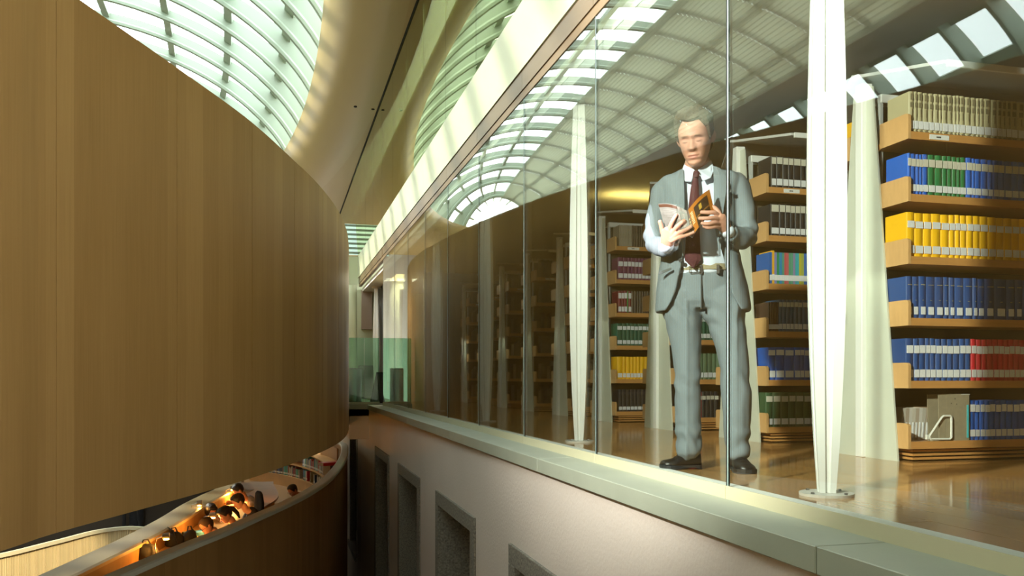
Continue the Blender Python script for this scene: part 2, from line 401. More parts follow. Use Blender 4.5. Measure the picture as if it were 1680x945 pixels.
# ---------------------------------------------------------------- upper gallery clad in veneer panels
UP = [(-4.6, -4.0), (-3.3, -.6), (-2.35, 2.3), (-1.75, 4.2), (-1.40, 5.0), (-1.25, 5.517), (-.727, 6.813), (-.258, 8.037), (.148, 9.41), (.463, 10.58), (.786, 12.15), (1.00, 13.66), (1.12, 14.9), (1.175, 15.7), (1.15, 17.2), (.9, 19.2), (.3, 21.5), (-.8, 23.8), (-2.4, 25.6), (-4.8, 26.6), (-7.2, 25.8), (-9.2, 23.5)]
UPC = catmull([Vector((a, b, 0)) for a, b in UP], 12)
UB, UT = CZ - .90, CZ + 2.28
gal = tag(empty('gallery_ring', UPC[60].copy()), 'curved upper gallery front clad in tall maple veneer panels', 'gallery')
gal.location = (0, 0, 0)
def wall_strip(P, z0, z1, th, name, m, parent, u0=0.0, uvscale=1.0):
    """solid curved strip: P is the outer face, thickness goes to the left of travel"""
    Q = offset(P, -th); S = arclen(P); v = []; uv = []; f = []
    for i, (p, q) in enumerate(zip(P, Q)):
        for a, zz in ((p, z0), (p, z1), (q, z1), (q, z0)):
            v.append(Vector((a.x, a.y, zz))); uv.append(((u0 + S[i]) * uvscale, zz))
    n = len(P)
    for i in range(n - 1):
        for j in range(4):
            a = i * 4 + j; b = i * 4 + (j + 1) % 4; f.append((a, b, b + 4, a + 4))
    f += [(3, 2, 1, 0), tuple((n - 1) * 4 + k for k in range(4))]
    o = mesh(name, v, f, m, parent, False, uv)
    bm = bmesh.new(); bm.from_mesh(o.data); bmesh.ops.recalc_face_normals(bm, faces=bm.faces); bm.to_mesh(o.data); bm.free()
    return o
S = arclen(UPC)
# joints measured at y = 5.52 (px 92), then every 1.38 m
s0 = min(range(len(UPC)), key=lambda i: abs(UPC[i].y - 5.517)); s0 = S[s0]
k = -int(s0 / 1.38)
while s0 + (k + 1) * 1.38 < S[-1]:
    a = s0 + k * 1.38; b = a + 1.38
    P = resample(UPC, at=[a + .004 + (b - a - .008) * j / 8 for j in range(9)])
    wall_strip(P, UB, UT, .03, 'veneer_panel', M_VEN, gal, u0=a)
    k += 1
wall_strip(offset(UPC, -.035), UB + .01, UT - .01, .05, 'backing_wall', M_DARK, gal)
capP = offset(UPC, .004)
wall_strip(offset(UPC, -.036), UT - .06, UT - .002, .10, 'top_cap', M_TRIM, gal)
inn = offset(UPC, -3.0)
sf = MB(); sf.loft([[Vector((p.x, p.y, UB + .02)), Vector((q.x, q.y, UB + .06)), Vector((q.x, q.y, UB + .3)), Vector((p.x, p.y, UB + .3))] for p, q in zip(offset(UPC, -.09), inn)])
sf.build('soffit', mat('soffit_paint', (.36, .34, .22), .6), gal)

# ---------------------------------------------------------------- lower gallery: outer parapet, cap, inner parapet
LP = [(-3.4, .5), (-2.2, 4.0), (-1.55, 6.0), (-1.04, 7.5), (-.75, 8.3), (-.51, 8.9), (-.24, 9.7), (.1, 10.7), (.42, 11.8), (.78, 13.5), (1.17, 16.3), (1.39, 18.8), (1.42, 20.3), (1.2, 22.3), (.5, 24.6), (-.8, 26.6), (-3, 28.2)]
LPC = catmull([Vector((a, b, 0)) for a, b in LP], 12)
LT = CZ - 1.50
low = tag(empty('gallery_ring'), 'lower curved reading gallery with maple front and pale handrail', 'gallery')
S = arclen(LPC); k = 0
while (k + 1) * 1.38 < S[-1]:
    P = resample(LPC, at=[k * 1.38 + .003 + 1.374 * j / 8 for j in range(9)])
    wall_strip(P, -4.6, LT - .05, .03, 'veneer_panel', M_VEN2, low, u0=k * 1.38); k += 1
wall_strip(offset(LPC, -.035), -4.6, LT - .06, .05, 'backing_wall', mat('warm_wood', (.42, .24, .10), .5), low)
def cap_loft(P, z, wdt, name, m, parent, hgt=.05):
    A = offset(P, .02); Bq = offset(P, -wdt)
    r = []
    for p, q in zip(A, Bq):
        r.append([Vector((p.x, p.y, z - hgt)), Vector((p.x, p.y, z - .012)), Vector((p.x, p.y, z)).lerp(Vector((q.x, q.y, z)), .1), Vector((p.x, p.y, z)).lerp(Vector((q.x, q.y, z)), .9), Vector((q.x, q.y, z - .012)), Vector((q.x, q.y, z - hgt))])
    MB().loft(r).build(name, m, parent, smooth=False)
M_CAP = mat('rail_cap', (.60, .60, .50), .4, var=.04, vscale=2)
cap_loft(LPC, LT, .13, 'handrail_cap', M_CAP, low)
# walkway and desk floor
LFZ = -2.50
fe = [W(a, b, z=-1.55) for a, b in ((-60, 990), (0, 970), (60, 945), (125, 916), (200, 882), (262, 850), (300, 827), (332, 811), (360, 797))]
fe = [Vector((p.x, p.y, 0)) for p in fe]; fe = [fe[0] + (fe[0] - fe[1]) * 2] + fe + [Vector((-1.2, 19.0, 0)), Vector((-1.2, 21.2, 0)), Vector((-1.9, 23.2, 0))]
INC = offset(catmull(fe, 8), .36)
wall_strip([p for p in INC], -4.2, -1.60, .30, 'inner_parapet', M_VEN2, low)
cap_loft(INC, -1.55, .38, 'inner_cap', mat('inner_cap_wood', (.40, .31, .16), .4, var=.05, vscale=2), low)
MB().add([(-6, 3, LFZ), (1.5, 3, LFZ), (1.5, 27, LFZ), (-6, 27, LFZ), (-6, 3, LFZ - .3), (1.5, 3, LFZ - .3), (1.5, 27, LFZ - .3), (-6, 27, LFZ - .3)], [(0, 1, 2, 3), (7, 6, 5, 4)])
fl = MB(); LO = resample(offset(LPC, -.09), at=[arclen(LPC)[-1] * k / 60 for k in range(61)]); LI = resample(offset(INC, .0), at=[arclen(INC)[-1] * k / 60 for k in range(61)])
fl.loft([[Vector((p.x, p.y, LFZ)), Vector((q.x, q.y, LFZ)), Vector((q.x, q.y, LFZ - .2)), Vector((p.x, p.y, LFZ - .2))] for p, q in zip(LO, LI)])
fl.build('gallery_floor', mat('warm_wood', (.42, .24, .10), .5), low)
# ---------------------------------------------------------------- library floor, ceiling, walls
LX0, LX1 = D + .076, 8.6
fl = tag(empty('floor'), 'polished oak strip floor of the library', kind='structure')
M_FLOOR = bpy.data.materials.new('oak_floor'); nt_, p_, N_, L_ = nodes(M_FLOOR)
tc_ = N_('ShaderNodeTexCoord'); mp_ = N_('ShaderNodeMapping'); mp_.inputs['Scale'].default_value = (26, 1.4, 1); oi_ = N_('ShaderNodeObjectInfo')
L_(tc_.outputs['Object'], mp_.inputs[0]); ad_ = N_('ShaderNodeVectorMath'); L_(mp_.outputs[0], ad_.inputs[0]); L_(oi_.outputs['Location'], ad_.inputs[1])
nz_ = N_('ShaderNodeTexNoise'); nz_.inputs['Scale'].default_value = 1.6; nz_.inputs['Detail'].default_value = 5; L_(ad_.outputs[0], nz_.inputs['Vector'])
mm_ = N_('ShaderNodeMath'); mm_.operation = 'MULTIPLY_ADD'; mm_.inputs[1].default_value = .55; L_(oi_.outputs['Random'], mm_.inputs[0])
mh_ = N_('ShaderNodeMath'); mh_.operation = 'MULTIPLY'; mh_.inputs[1].default_value = .5; L_(nz_.outputs[0], mh_.inputs[0]); L_(mh_.outputs[0], mm_.inputs[2])
mx_ = N_('ShaderNodeMix'); mx_.data_type = 'RGBA'; mx_.inputs[6].default_value = (.38, .185, .055, 1); mx_.inputs[7].default_value = (.58, .32, .115, 1)
L_(mm_.outputs[0], mx_.inputs[0]); L_(mx_.outputs[2], p_.inputs['Base Color'])
p_.inputs['Roughness'].default_value = .11; p_.inputs['Specular IOR Level'].default_value = .6
bp_ = N_('ShaderNodeBump'); bp_.inputs['Strength'].default_value = .06; bp_.inputs['Distance'].default_value = .004
nb_ = N_('ShaderNodeTexNoise'); nb_.inputs['Scale'].default_value = 14; L_(tc_.outputs['Object'], nb_.inputs['Vector']); L_(nb_.outputs[0], bp_.inputs['Height']); L_(bp_.outputs[0], p_.inputs['Normal'])
pm = MB().box(0, .148, 0, 1.996, -.02, 0.0)
p0 = pm.build('floor_board', M_FLOOR, fl); first = True; rnd = random.Random(3); nb = 0
for i in range(13):
    off = rnd.random() * 2
    for j in range(9):
        x, y = LX0 + .15 * i, -.9 + off + 2.0 * j - 1.2
        o = p0 if first else inst('floor_board', p0, fl); first = False
        o.location = (x, y, rnd.uniform(-.0004, 0)); nb += 1
for i in range(13, 33):
    off = rnd.random() * 2
    for j in range(8):
        x, y = LX0 + .15 * i, 1.2 + off + 2.0 * j
        o = inst('floor_board', p0, fl); o.location = (x, y, rnd.uniform(-.0004, 0)); nb += 1
MB().box(D + .076, LX1 + 2, -3, 24, -.25, -.021).build('sub_floor', M_DARK, fl)
MB().box(LX0, LX1, 16.2, 24, -.021, -.001).build('far_floor', mat('far_oak', (.40, .25, .10), .2), fl)
tag(MB().box(1.90, LX1, -3, 24, 2.52, 2.60).build('ceiling_library', M_LIBC), 'smooth grey ceiling of the library', kind='structure')
tag(MB().box(1.905, 1.99, -3, 16.2, 2.44, 2.52).build('trim_5', mat('edge_grey', (.45, .45, .42), .5)), 'grey edge strip where the library ceiling meets the glass', kind='structure')
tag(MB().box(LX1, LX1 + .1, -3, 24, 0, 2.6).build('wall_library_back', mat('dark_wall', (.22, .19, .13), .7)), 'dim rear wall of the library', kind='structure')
MB().box(D, LX1, -3.1, -3, -.2, 2.6).build('wall_library_side', mat('dark_wall', (.22, .19, .13), .7))['kind'] = 'structure'

# ---------------------------------------------------------------- tapered white columns
def column():
    root = empty('column')
    rg = []
    H = 2.50
    for k in range(15):
        t = k / 14; z = .012 + (H - .03) * t
        wd = .052 + .034 * math.sin(math.pi * min(1, max(0, t * .97 + .03))) ** .9      # entasis: half width
        wd = .031 + .031 * math.sin(math.pi * t ** .85) + .009 * t
        r = []
        for q in range(4):
            a = math.pi / 4 + q * math.pi / 2
            for da in (-.38, -.12):
                pass
        c = wd; i = wd * .30; e = .010
        # cross-shaped profile with a shallow groove on each face
        pr = [(-c, -c), (-i, -c), (-i * .55, -c + e), (i * .55, -c + e), (i, -c), (c, -c), (c, -i), (c - e, -i * .55), (c - e, i * .55), (c, i), (c, c), (i, c), (i * .55, c - e), (-i * .55, c - e), (-i, c), (-c, c), (-c, i), (-c + e, i * .55), (-c + e, -i * .55), (-c, -i)]
        rg.append([Vector((x, y, z)) for x, y in pr])
    MB().loft(rg).build('shaft', M_WHITE, root)
    MB().tube([(0, 0, 0), (0, 0, .011)], .105, 28).build('base_plate', mat('steel_plate', (.62, .60, .54), .4, var=.2, vscale=30), root)
    MB().tube([(0, 0, H - .02), (0, 0, H + .018)], .11, 28).build('cap_plate', M_WHITE, root)
    for k in range(4):
        a = math.pi / 4 + k * math.pi / 2
        MB().tube([(.088 * math.cos(a), .088 * math.sin(a), .009), (.088 * math.cos(a), .088 * math.sin(a), .018)], .007, 6).build('bolt', mat('bolt_steel', (.3, .3, .3), .3, 1.0), root)
    return root
c0 = column()
names = ['brightly lit white tapered steel column nearest the camera', 'white tapered column left of the man, behind the third glass pane', 'pale tapered column second along from the man towards the far end', 'dim tapered column third along from the man', 'small dim tapered column near the end of the glass wall', 'slim white tapered column at the far dark doorway']
for k in range(6):
    o = c0 if k == 0 else copy_tree(c0)
    o.location = (2.105, 3.01 + 2.95 * k + (1.9 if k == 5 else 0), 0); o.rotation_euler = (0, 0, math.radians(-25))
    tag(o, names[k], 'column', 'tapered columns along the glass wall')

# ---------------------------------------------------------------- bookcases
M_TRAY = mat('beech_tray', (.56, .27, .08), .42, var=.10, vscale=5, stretch=(1, 14, 14))
M_TRAYE = mat('beech_end', (.60, .35, .14), .45, var=.08, vscale=5, stretch=(1, 14, 2))
M_LAB = mat('paper_label', (.78, .78, .74), .6)
BX, PITCH, BY0 = 3.39, 1.443, 4.42
LIPS = [1.831, 1.485, 1.140, .799, .451, .114]             # top of the front lip of each shelf
BLEN = 2.75
def prism(mb, poly, x0, x1):
    mb.loft([[Vector((x0, y, z)) for y, z in poly], [Vector((x1, y, z)) for y, z in poly]]); return mb
def bookcase():
    root = empty('bookcase')
    st = MB()                                           # upright stem with tapering fins, local origin at its centre on the floor
    st.loft([[Vector((-.085, -.035, z)), Vector((-.085, .025, z)), Vector((-.02, .035, z)), Vector((-.02, -.045, z))] for z in (0, 2.20)])
    for x0 in (0,):
        st.build('end_stem', M_WHITE, root, bevel=.003)
    f1 = MB(); f1.loft([[Vector((-.062, -.025, 0)), Vector((-.052, -.30, 0)), Vector((-.041, -.30, 0)), Vector((-.03, -.025, 0))], [Vector((-.062, -.025, 2.17)), Vector((-.052, -.085, 2.17)), Vector((-.041, -.085, 2.17)), Vector((-.03, -.025, 2.17))]])
    f1.build('end_fin', M_PEARL, root)
    f2 = MB(); f2.loft([[Vector((-.062, .015, 0)), Vector((-.052, .30, 0)), Vector((-.041, .30, 0)), Vector((-.03, .015, 0))], [Vector((-.062, .015, 2.17)), Vector((-.052, .085, 2.17)), Vector((-.041, .085, 2.17)), Vector((-.03, .015, 2.17))]])
    f2.build('end_fin', M_PEARL, root)
    MB().box(.0, .018, -.09, -.055, .1, 2.12).build('slotted_upright', mat('upright_white', (.55, .57, .55), .4), root)
    MB().box(.0, BLEN, -.10, -.06, 2.075, 2.125).build('top_beam', M_WHITE, root, bevel=.003)
    MB().box(.0, BLEN, .06, .10, 2.075, 2.125).build('top_beam', M_WHITE, root, bevel=.003)
    MB().box(.0, BLEN, -.012, .012, .06, 2.08).build('back_panel', mat('back_panel', (.10, .08, .05), .7), root)
    # canopy: two sloping wings with pointed ends
    for s in (-1, 1):
        cv = MB(); z0, z1 = 2.235, 2.17
        a = [(-.13, 0, z0), (-.10, s * .06, z0 - .01), (.08, s * .50, z1), (BLEN, s * .50, z1), (BLEN, 0, z0)]
        cv.add([Vector(p) for p in a] + [Vector(p) + Vector((0, 0, .018)) for p in a], [(0, 1, 2, 3, 4), (5, 6, 7, 8, 9), (0, 1, 6, 5), (1, 2, 7, 6), (2, 3, 8, 7), (3, 4, 9, 8), (4, 0, 5, 9)])
        cv.build('canopy_wing', mat('canopy_white', (.50, .50, .47), .5), root)
    MB().box(.1, BLEN, -.51, -.495, 2.155, 2.19).build('canopy_edge', M_WHITE, root)
    for s in (-1, 1):
        for i, z in enumerate(LIPS):
            yb, yf = s * .085, s * .355
            y0, y1 = min(yb, yf), max(yb, yf)
            tr = MB().box(-.022, BLEN, y0, y1, z - .040, z - .006)
            l0, l1 = (yf, yf + .014) if s > 0 else (yf - .014, yf)
            tr.box(-.022, BLEN, l0, l1, z - .042, z)
            t = tr.build('shelf_tray', M_TRAY, root)
            ee = MB(); q0, q1 = (yb, yf + .016) if s > 0 else (yf - .016, yb)
            r = .02; sg = -1 if s < 0 else 1
            fy, by = (yf + s * .016), s * .135
            poly = [(by, z - .042), (fy, z - .042), (fy, z + .085), (fy - s * .006, z + .095), (fy - s * .02, z + .10), (by, z + .10)]
            prism(ee, poly, -.040, -.022); ee.build('end_panel', M_TRAYE, t)
            if i == 0 and s < 0:
                MB().box(.10, .23, yf - .0165, yf - .0142, z - .036, z - .008).build('shelf_label', M_LAB, t, bevel=.001)
                MB().box(.145, .175, yf - .0172, yf - .0164, z - .026, z - .018).build('label_print', mat('ink', (.08, .08, .08), .6), t)
        for k in range(3):
            y0, y1 = (-.345, -.10) if s < 0 else (.10, .345)
            MB().box(.01, BLEN, y0, y1, .010 + .0215 * k, .022 + .0215 * k).build('plinth_slat', M_TRAY, root)
    MB().box(.05, BLEN, -.30, .30, 0, .07).build('plinth_core', M_DARK, root)
    return root
bc0 = bookcase(); NB = 9
bnames = ['nearest bookcase at the right edge, with beige, green, yellow and red volumes', 'second bookcase, between the man and the bright column', 'third bookcase, mostly hidden behind the legs of the man', 'fourth bookcase, just left of the man, with purple and yellow volumes', 'fifth bookcase, dim, behind the column left of the man', 'sixth bookcase, dark, right of the middle column', 'seventh bookcase, dark, beside the middle column', 'eighth dark bookcase, left of the middle column', 'ninth and farthest dark bookcase behind the glass']
for k in range(NB):
    o = bc0 if k == 0 else copy_tree(bc0)
    o.location = (BX, BY0 + PITCH * k, 0); tag(o, bnames[k], 'bookcase', 'double sided bookcases standing in a row')

# ---------------------------------------------------------------- books
def label_mat(name, base, tall=False):
    m = bpy.data.materials.new(name); nt, p, N, L = nodes(m); p.inputs['Roughness'].default_value = .6
    tc = N('ShaderNodeTexCoord'); mp = N('ShaderNodeMapping'); mp.inputs['Scale'].default_value = (9, 1, 95); L(tc.outputs['Object'], mp.inputs[0])
    oi = N('ShaderNodeObjectInfo'); sc = N('ShaderNodeVectorMath'); sc.operation = 'SCALE'; sc.inputs['Scale'].default_value = 37.0
    cx = N('ShaderNodeCombineXYZ'); L(oi.outputs['Random'], cx.inputs[0]); L(oi.outputs['Random'], cx.inputs[2]); L(cx.outputs[0], sc.inputs[0])
    ad = N('ShaderNodeVectorMath'); L(mp.outputs[0], ad.inputs[0]); L(sc.outputs[0], ad.inputs[1])
    nz = N('ShaderNodeTexNoise'); nz.inputs['Scale'].default_value = 1.6; nz.inputs['Detail'].default_value = 1; L(ad.outputs[0], nz.inputs['Vector'])
    r = N('ShaderNodeMapRange'); r.inputs[1].default_value = .56; r.inputs[2].default_value = .74; L(nz.outputs[0], r.inputs[0])
    mx = N('ShaderNodeMix'); mx.data_type = 'RGBA'; mx.inputs[6].default_value = (*base, 1); mx.inputs[7].default_value = (.30, .30, .32, 1)
    L(r.outputs[0], mx.inputs[0]); L(mx.outputs[2], p.inputs['Base Color']); return m
ML_W = label_mat('white_spine_label', (.80, .80, .80)); ML_C = label_mat('cream_spine_label', (.66, .62, .50))
M_PAGE = mat('page_block', (.62, .56, .44), .8)
BOOKM = {}
def book_mesh(col, rough=.38, kind='bound'):
    key = (col, kind)
    if key in BOOKM: return BOOKM[key]
    # unit size: x 0..1 spine width, z 0..1 height, depth in metres; front at y = 0
    dp = .175
    pr = [(.0, dp), (.0, .006), (.12, .0015), (.3, -.0015), (.5, -.003), (.7, -.0015), (.88, .0015), (1.0, .006), (1.0, dp)]
    if kind == 'flat': pr = [(.0, dp), (.0, .0), (1.0, .0), (1.0, dp)]
    n = len(pr); v = [(x, y, 0) for x, y in pr] + [(x, y, 1) for x, y in pr]
    f = [(i, i + 1, i + 1 + n, i + n) for i in range(n - 1)]
    me = bpy.data.meshes.new('book')
    # page block slightly inside the boards
    b = len(v); v += [(.07, .012, .012), (.93, .012, .012), (.93, dp - .004, .012), (.07, dp - .004, .012), (.07, .012, .985), (.93, .012, .985), (.93, dp - .004, .985), (.07, dp - .004, .985)]
    pf = [(b, b + 3, b + 2, b + 1), (b + 4, b + 5, b + 6, b + 7), (b + 2, b + 3, b + 7, b + 6)]
    # board thickness strips at top and bottom
    b2 = len(v); inn_ = [(.07, dp), (.07, .012), (.93, .012), (.93, dp)]
    for zz in (0, 1):
        v += [(x, y, zz) for x, y in inn_]
    ef = []
    for zz, base, bb in ((0, 0, b2), (1, n, b2 + 4)):
        ef += [(base, base + 1, bb + 1, bb), (base + n - 1, bb + 3, bb + 2, base + n - 2), tuple([base + i for i in range(1, n - 1)] + [bb + 2, bb + 1])]
    me.from_pydata(v, [], f + ef + pf); me.update()
    m = mat('cloth_%d' % len(BOOKM), col, rough + .1, var=.05, vscale=40, perobj=.10, bump=.03, bscale=300, spec=.3)
    me.materials.append(m); me.materials.append(M_PAGE)
    for p in me.polygons[len(f) + len(ef):]: p.material_index = 1
    BOOKM[key] = me; return me
def slab_mesh(name, x0, x1, z0, z1, m, y=-.0042, d=.012):
    me = MB().box(x0, x1, y, y + .003, z0, z1); o = me.build(name, m); bpy.data.objects.remove(o.copy()) if False else None
    dd = o.data; bpy.data.objects.remove(o); return dd
LABM = {}
def lab(z0, z1, kind, x0=.08, x1=.92):
    key = (z0, z1, kind, x0, x1)
    if key not in LABM:
        LABM[key] = slab_mesh('spine_label', x0, x1, z0, z1, {'w': ML_W, 'c': ML_C, 'g': mat('gold_foil', (.5, .38, .16), .4), 'k': mat('spine_print', (.20, .17, .10), .6), 'd': mat('dark_band', (.05, .04, .04), .5)}[kind])
    return LABM[key]
NBOOK = [0]
ALLB = []
def book(x, y, z, wd, h, col, label, group, labs=(), rough=.38, flip=False, tilt=0.0, kind='bound', cat='book', scaley=1.0):
    o = bpy.data.objects.new('book', book_mesh(col, rough, kind)); COL.objects.link(o)
    o.location = (x, y, z); o.scale = (wd * .985, scaley, h)
    if flip: o.rotation_euler = (0, 0, math.pi)
    if tilt: o.rotation_euler = (0, tilt, 0)
    for l in labs:
        c = bpy.data.objects.new('spine_label', lab(*l)); COL.objects.link(c); c.parent = o
    tag(o, label, cat, group); NBOOK[0] += 1; return o

BEI, BLU, GRE, YEL, NAV, RED = (.40, .36, .21), (.012, .10, .46), (.015, .16, .05), (.88, .48, .008), (.018, .065, .22), (.50, .015, .025)
BLK, PUR, TEAL, DKR = (.018, .018, .02), (.14, .025, .08), (.01, .10, .055), (.20, .02, .03)
CN = {BEI: 'beige', BLU: 'bright blue', GRE: 'dark green', YEL: 'yellow', NAV: 'navy blue', RED: 'red', BLK: 'black', PUR: 'purple', TEAL: 'green', DKR: 'dark red'}
def front_x(px, k):
    """x on the front plane of bookcase k behind pixel column px"""
    return W(px, y=BY0 + PITCH * k - .365).x
def row(k, i, segs, z=None, labs=(), where='', h=.235, ycols=None, flatk='bound', extra=0):
    """segs: list of (colour, left edge px) plus final edge; k bookcase, i shelf"""
    y = BY0 + PITCH * k - .352; zz = LIPS[i] - .005
    n_of = {}
    pend = []
    for (c, p), (c2, p2) in zip(segs, segs[1:]): 
        if c is not None: pend.append((c, front_x(p, k), front_x(p2, k)))
    for c, a, b in pend:
        n_of[c] = n_of.get(c, 0) + 1; o = ORD[n_of[c] - 1]
        nm = CN.get(c, 'coloured'); l = labs[c] if isinstance(labs, dict) else labs
        hh = h[c] if isinstance(h, dict) else h
        rh = random.uniform(-.002, .002)
        book(a, y + random.uniform(0, .004), zz, b - a, hh + rh, c, '%s %s volume from the left, %s shelf down, %s' % (o, nm, ORD[i], where), '%s volumes on shelf %s of the %s' % (nm, ORD[i], where), l, kind=flatk)
def S3(ox, f, xs): return [ox + x / f for x in xs]
f3 = 788 / 300.0; f4 = 766 / 300.0
A = 'nearest bookcase'
LT2 = lambda a, b, c, d, t='w', u='w': ((a, b, t), (c, d, u))
xs = S3(1380, f3, [300, 322, 338, 361, 386, 408, 430, 443, 468, 492, 505, 518, 543, 568, 592, 607, 624, 655, 681, 702, 720, 742, 770, 800, 826, 850])
row(0, 0, [(BEI, x) for x in xs], labs=((.11, .30, 'w'), (.045, .075, 'k', .3, .8), (.80, .95, 'k', .25, .75), (.62, .74, 'k', .2, .7), (.40, .58, 'k', .46, .58)), where=A, h=.232)
xs = S3(1380, f3, [294, 308, 331, 345, 360, 384, 413, 446, 467, 488, 508, 524, 548, 573, 586, 612, 641, 664, 688, 714, 746, 775, 800, 826, 850])
cols = [BLU] * 5 + [GRE] * 7 + [BLU] * 13
row(0, 1, list(zip(cols, xs)), labs=LT2(.70, .88, .11, .27, 'c', 'w'), where=A, h=.233)
xs = S3(1380, f3, [290, 325, 362, 398, 438, 475, 500, 523, 550, 578, 608, 643, 677, 710, 745, 778, 806, 840])
row(0, 2, [(YEL, x) for x in xs], labs=LT2(.66, .81, .10, .27), where=A, h=.250)
xs = S3(1380, f4, [281, 308, 335, 365, 402, 438, 462, 485, 522, 561, 580, 612, 652, 703, 740, 770, 800, 830])
row(0, 3, [(NAV, x) for x in xs], labs=((.11, .29, 'w', .2, .8), (.80, .812, 'g', .2, .8), (.44, .452, 'g', .4, .6)), where=A, h=.238)
xs = S3(1380, f4, [280, 312, 335, 363, 382, 405, 430, 453, 478, 505, 530, 554, 576, 598, 622, 647, 670, 692, 714, 736, 758, 782, 806, 830])
row(0, 4, list(zip([NAV] * 11 + [RED] * 12, xs)), labs=LT2(.66, .84, .10, .28), where=A, h=.240)
xs = S3(1380, f4, [541, 571, 590, 610, 632, 656, 680, 702, 728, 755, 785, 815])
row(0, 5, [(BLU, x) for x in xs], labs=LT2(.72, .90, .11, .28), where=A, h=.228)
# thin pale booklets leaning at the left of the lowest shelf
xb = S3(1380, f4, [238, 252, 266, 280, 294, 308, 322, 338])
yb = BY0 - .20
for j, p in enumerate(xb):
    x = W(p, y=yb).x
    book(x + .02, yb, LIPS[5] - .005, .024, .185, [(.55, .50, .42), (.42, .34, .26), (.6, .56, .5)][j % 3], '%s thin pale booklet leaning left of the grey magazine box' % ORD[j], 'pale booklets on the lowest shelf', ((.08, .55, 'w', .1, .5),), tilt=.07, kind='flat')
for p, c in ((345, (.20, .12, .07)), (362, (.12, .07, .04))):
    book(W(p / f4 + 1380, y=yb).x + .02, yb, LIPS[5] - .005, .028, .19, c, 'brown booklet beside the magazine box' if p == 345 else 'darker brown booklet touching the magazine box', 'brown booklets on the lowest shelf', tilt=.05, kind='flat')

# magazine box with its contents, and the white wire book support
x0, x1 = front_x(1380 + 372 / f4, 0) - .0, front_x(1380 + 543 / f4, 0)
root = tag(empty('magazine_box', (x1 - .002, BY0 - .360, LIPS[5] - .005)), 'grey brown cardboard magazine box with a sloped cut, lowest shelf', 'box')
hb, lb = .235, .235
side = [(0, 0), (-.235, .03), (-.255, .235), (-.10, .268), (-.0, .262)]
sd = MB()
M_CARD = mat('cardboard', (.30, .25, .16), .8, var=.12, vscale=40)
M_CARDL = mat('cardboard_cut_edge', (.55, .55, .50), .7)
# the box stands turned: its broad side faces the aisle
pts = [(-.205, 0), (.0, -.0), (.0, .262), (-.055, .268), (-.212, .262)]
sd.loft([[Vector((x, .0, z)) for x, z in pts], [Vector((x, .004, z)) for x, z in pts]]); sd.build('broad_side', M_CARD, root)
sd = MB(); sd.loft([[Vector((x, .085, z)) for x, z in pts], [Vector((x, .089, z)) for x, z in pts]]); sd.build('broad_side', M_CARD, root)
MB().box(-.004, .0, .0, .089, 0, .262).build('back_strip', M_CARD, root)
MB().box(-.208, .0, .0, .089, 0, .004).build('base', M_CARD, root)
MB().box(-.06, .002, -.0015, .09, .262, .2665).build('folded_rim', M_CARDL, root, bevel=.001)
MB().box(-.020, -.010, -.004, .0, .02, .205).build('turquoise_tab', mat('turquoise_card', (.05, .48, .52), .5), root)
for a, b in ((-.10, .24), (-.09, .21), (-.125, .215)):
    MB().tube([(a, -.001, b), (a, .0, b)], .003, 8).build('punched_hole', M_DARK, root)
bs = tag(empty('bookend', (x0 - .0, BY0 - .370, LIPS[5] + .0)), 'white wire book support in front of the magazine box', 'bookend')
path = [(-.01, .026), (.075, .132), (.088, .140), (.128, .140), (.138, .132), (.138, .018), (.128, .010), (.0, .012), (-.01, .026), (.06, .115)]
rg = []
M_BS = mat('white_plastic', (.75, .74, .66), .4)
wire = MB()
for (a, b) in zip(path, path[1:-1]):
    wire.tube([(a[0], 0, a[1]), (b[0], 0, b[1])], .0062, 6)
wire.build('wire_frame', M_BS, bs); MB().box(-.03, .0, -.004, .008, .010, .036).build('clip', M_BS, bs, bevel=.002)

# --- second bookcase (px 1240..1335)
Bn = 'second bookcase'; g5 = 693 / 220.0; g6 = 597 / 240.0
xs = [1180 + v / g5 for v in (276, 302, 334, 364, 390, 428, 455, 480, 506, 530)]
row(1, 0, [(BLK, x) for x in xs], labs=LT2(.76, .96, .10, .30, 'c', 'w'), where=Bn, h=.232)
xs = [1180 + v / g5 for v in (273, 316, 347, 374, 399, 425, 452, 478, 505, 530)]
row(1, 1, [(BLK, x) for x in xs], labs=LT2(.76, .97, .09, .27, 'c', 'w'), where=Bn, h=.235)
cc = [(.02, .12, .42), (.75, .40, .02), (.20, .22, .45), (.03, .28, .12), (.02, .22, .45), (.10, .30, .20), (.55, .09, .10), (.50, .12, .13), (.10, .34, .22), (.12, .38, .25), (.30, .24, .42), (.03, .36, .42), (.04, .40, .45), (.55, .48, .04), (.38, .42, .08), (.05, .16, .5), (.04, .14, .45)]
cnm = ['blue', 'orange', 'slate blue', 'green', 'sea blue', 'dull green', 'coral', 'light red', 'mint', 'pale green', 'lilac', 'turquoise', 'light turquoise', 'yellow green', 'olive', 'mid blue', 'deep blue']
xs = [1180 + v / g5 for v in (264, 278, 290, 303, 316, 330, 342, 353, 364, 376, 387, 398, 408, 418, 429, 443, 456, 470)]
for j, (c, a, b) in enumerate(zip(cc, xs, xs[1:])):
    book(front_x(a, 1), BY0 + PITCH - .352, LIPS[2] - .005, front_x(b, 1) - front_x(a, 1), .232 if j != 1 else .245, c, '%s paperback with a white label in the rainbow row, second bookcase' % cnm[j], 'coloured paperbacks on the third shelf', ((.13, .30, 'w', .02, .98),), kind='flat')
BRN = (.05, .025, .015); STB = (.03, .10, .21); CN[BRN] = 'brown'; CN[STB] = 'steel blue'
xs = [1180 + v / g6 for v in (204, 213, 222, 231, 240, 248, 262, 279, 294, 310, 327, 344, 362, 380, 398)]
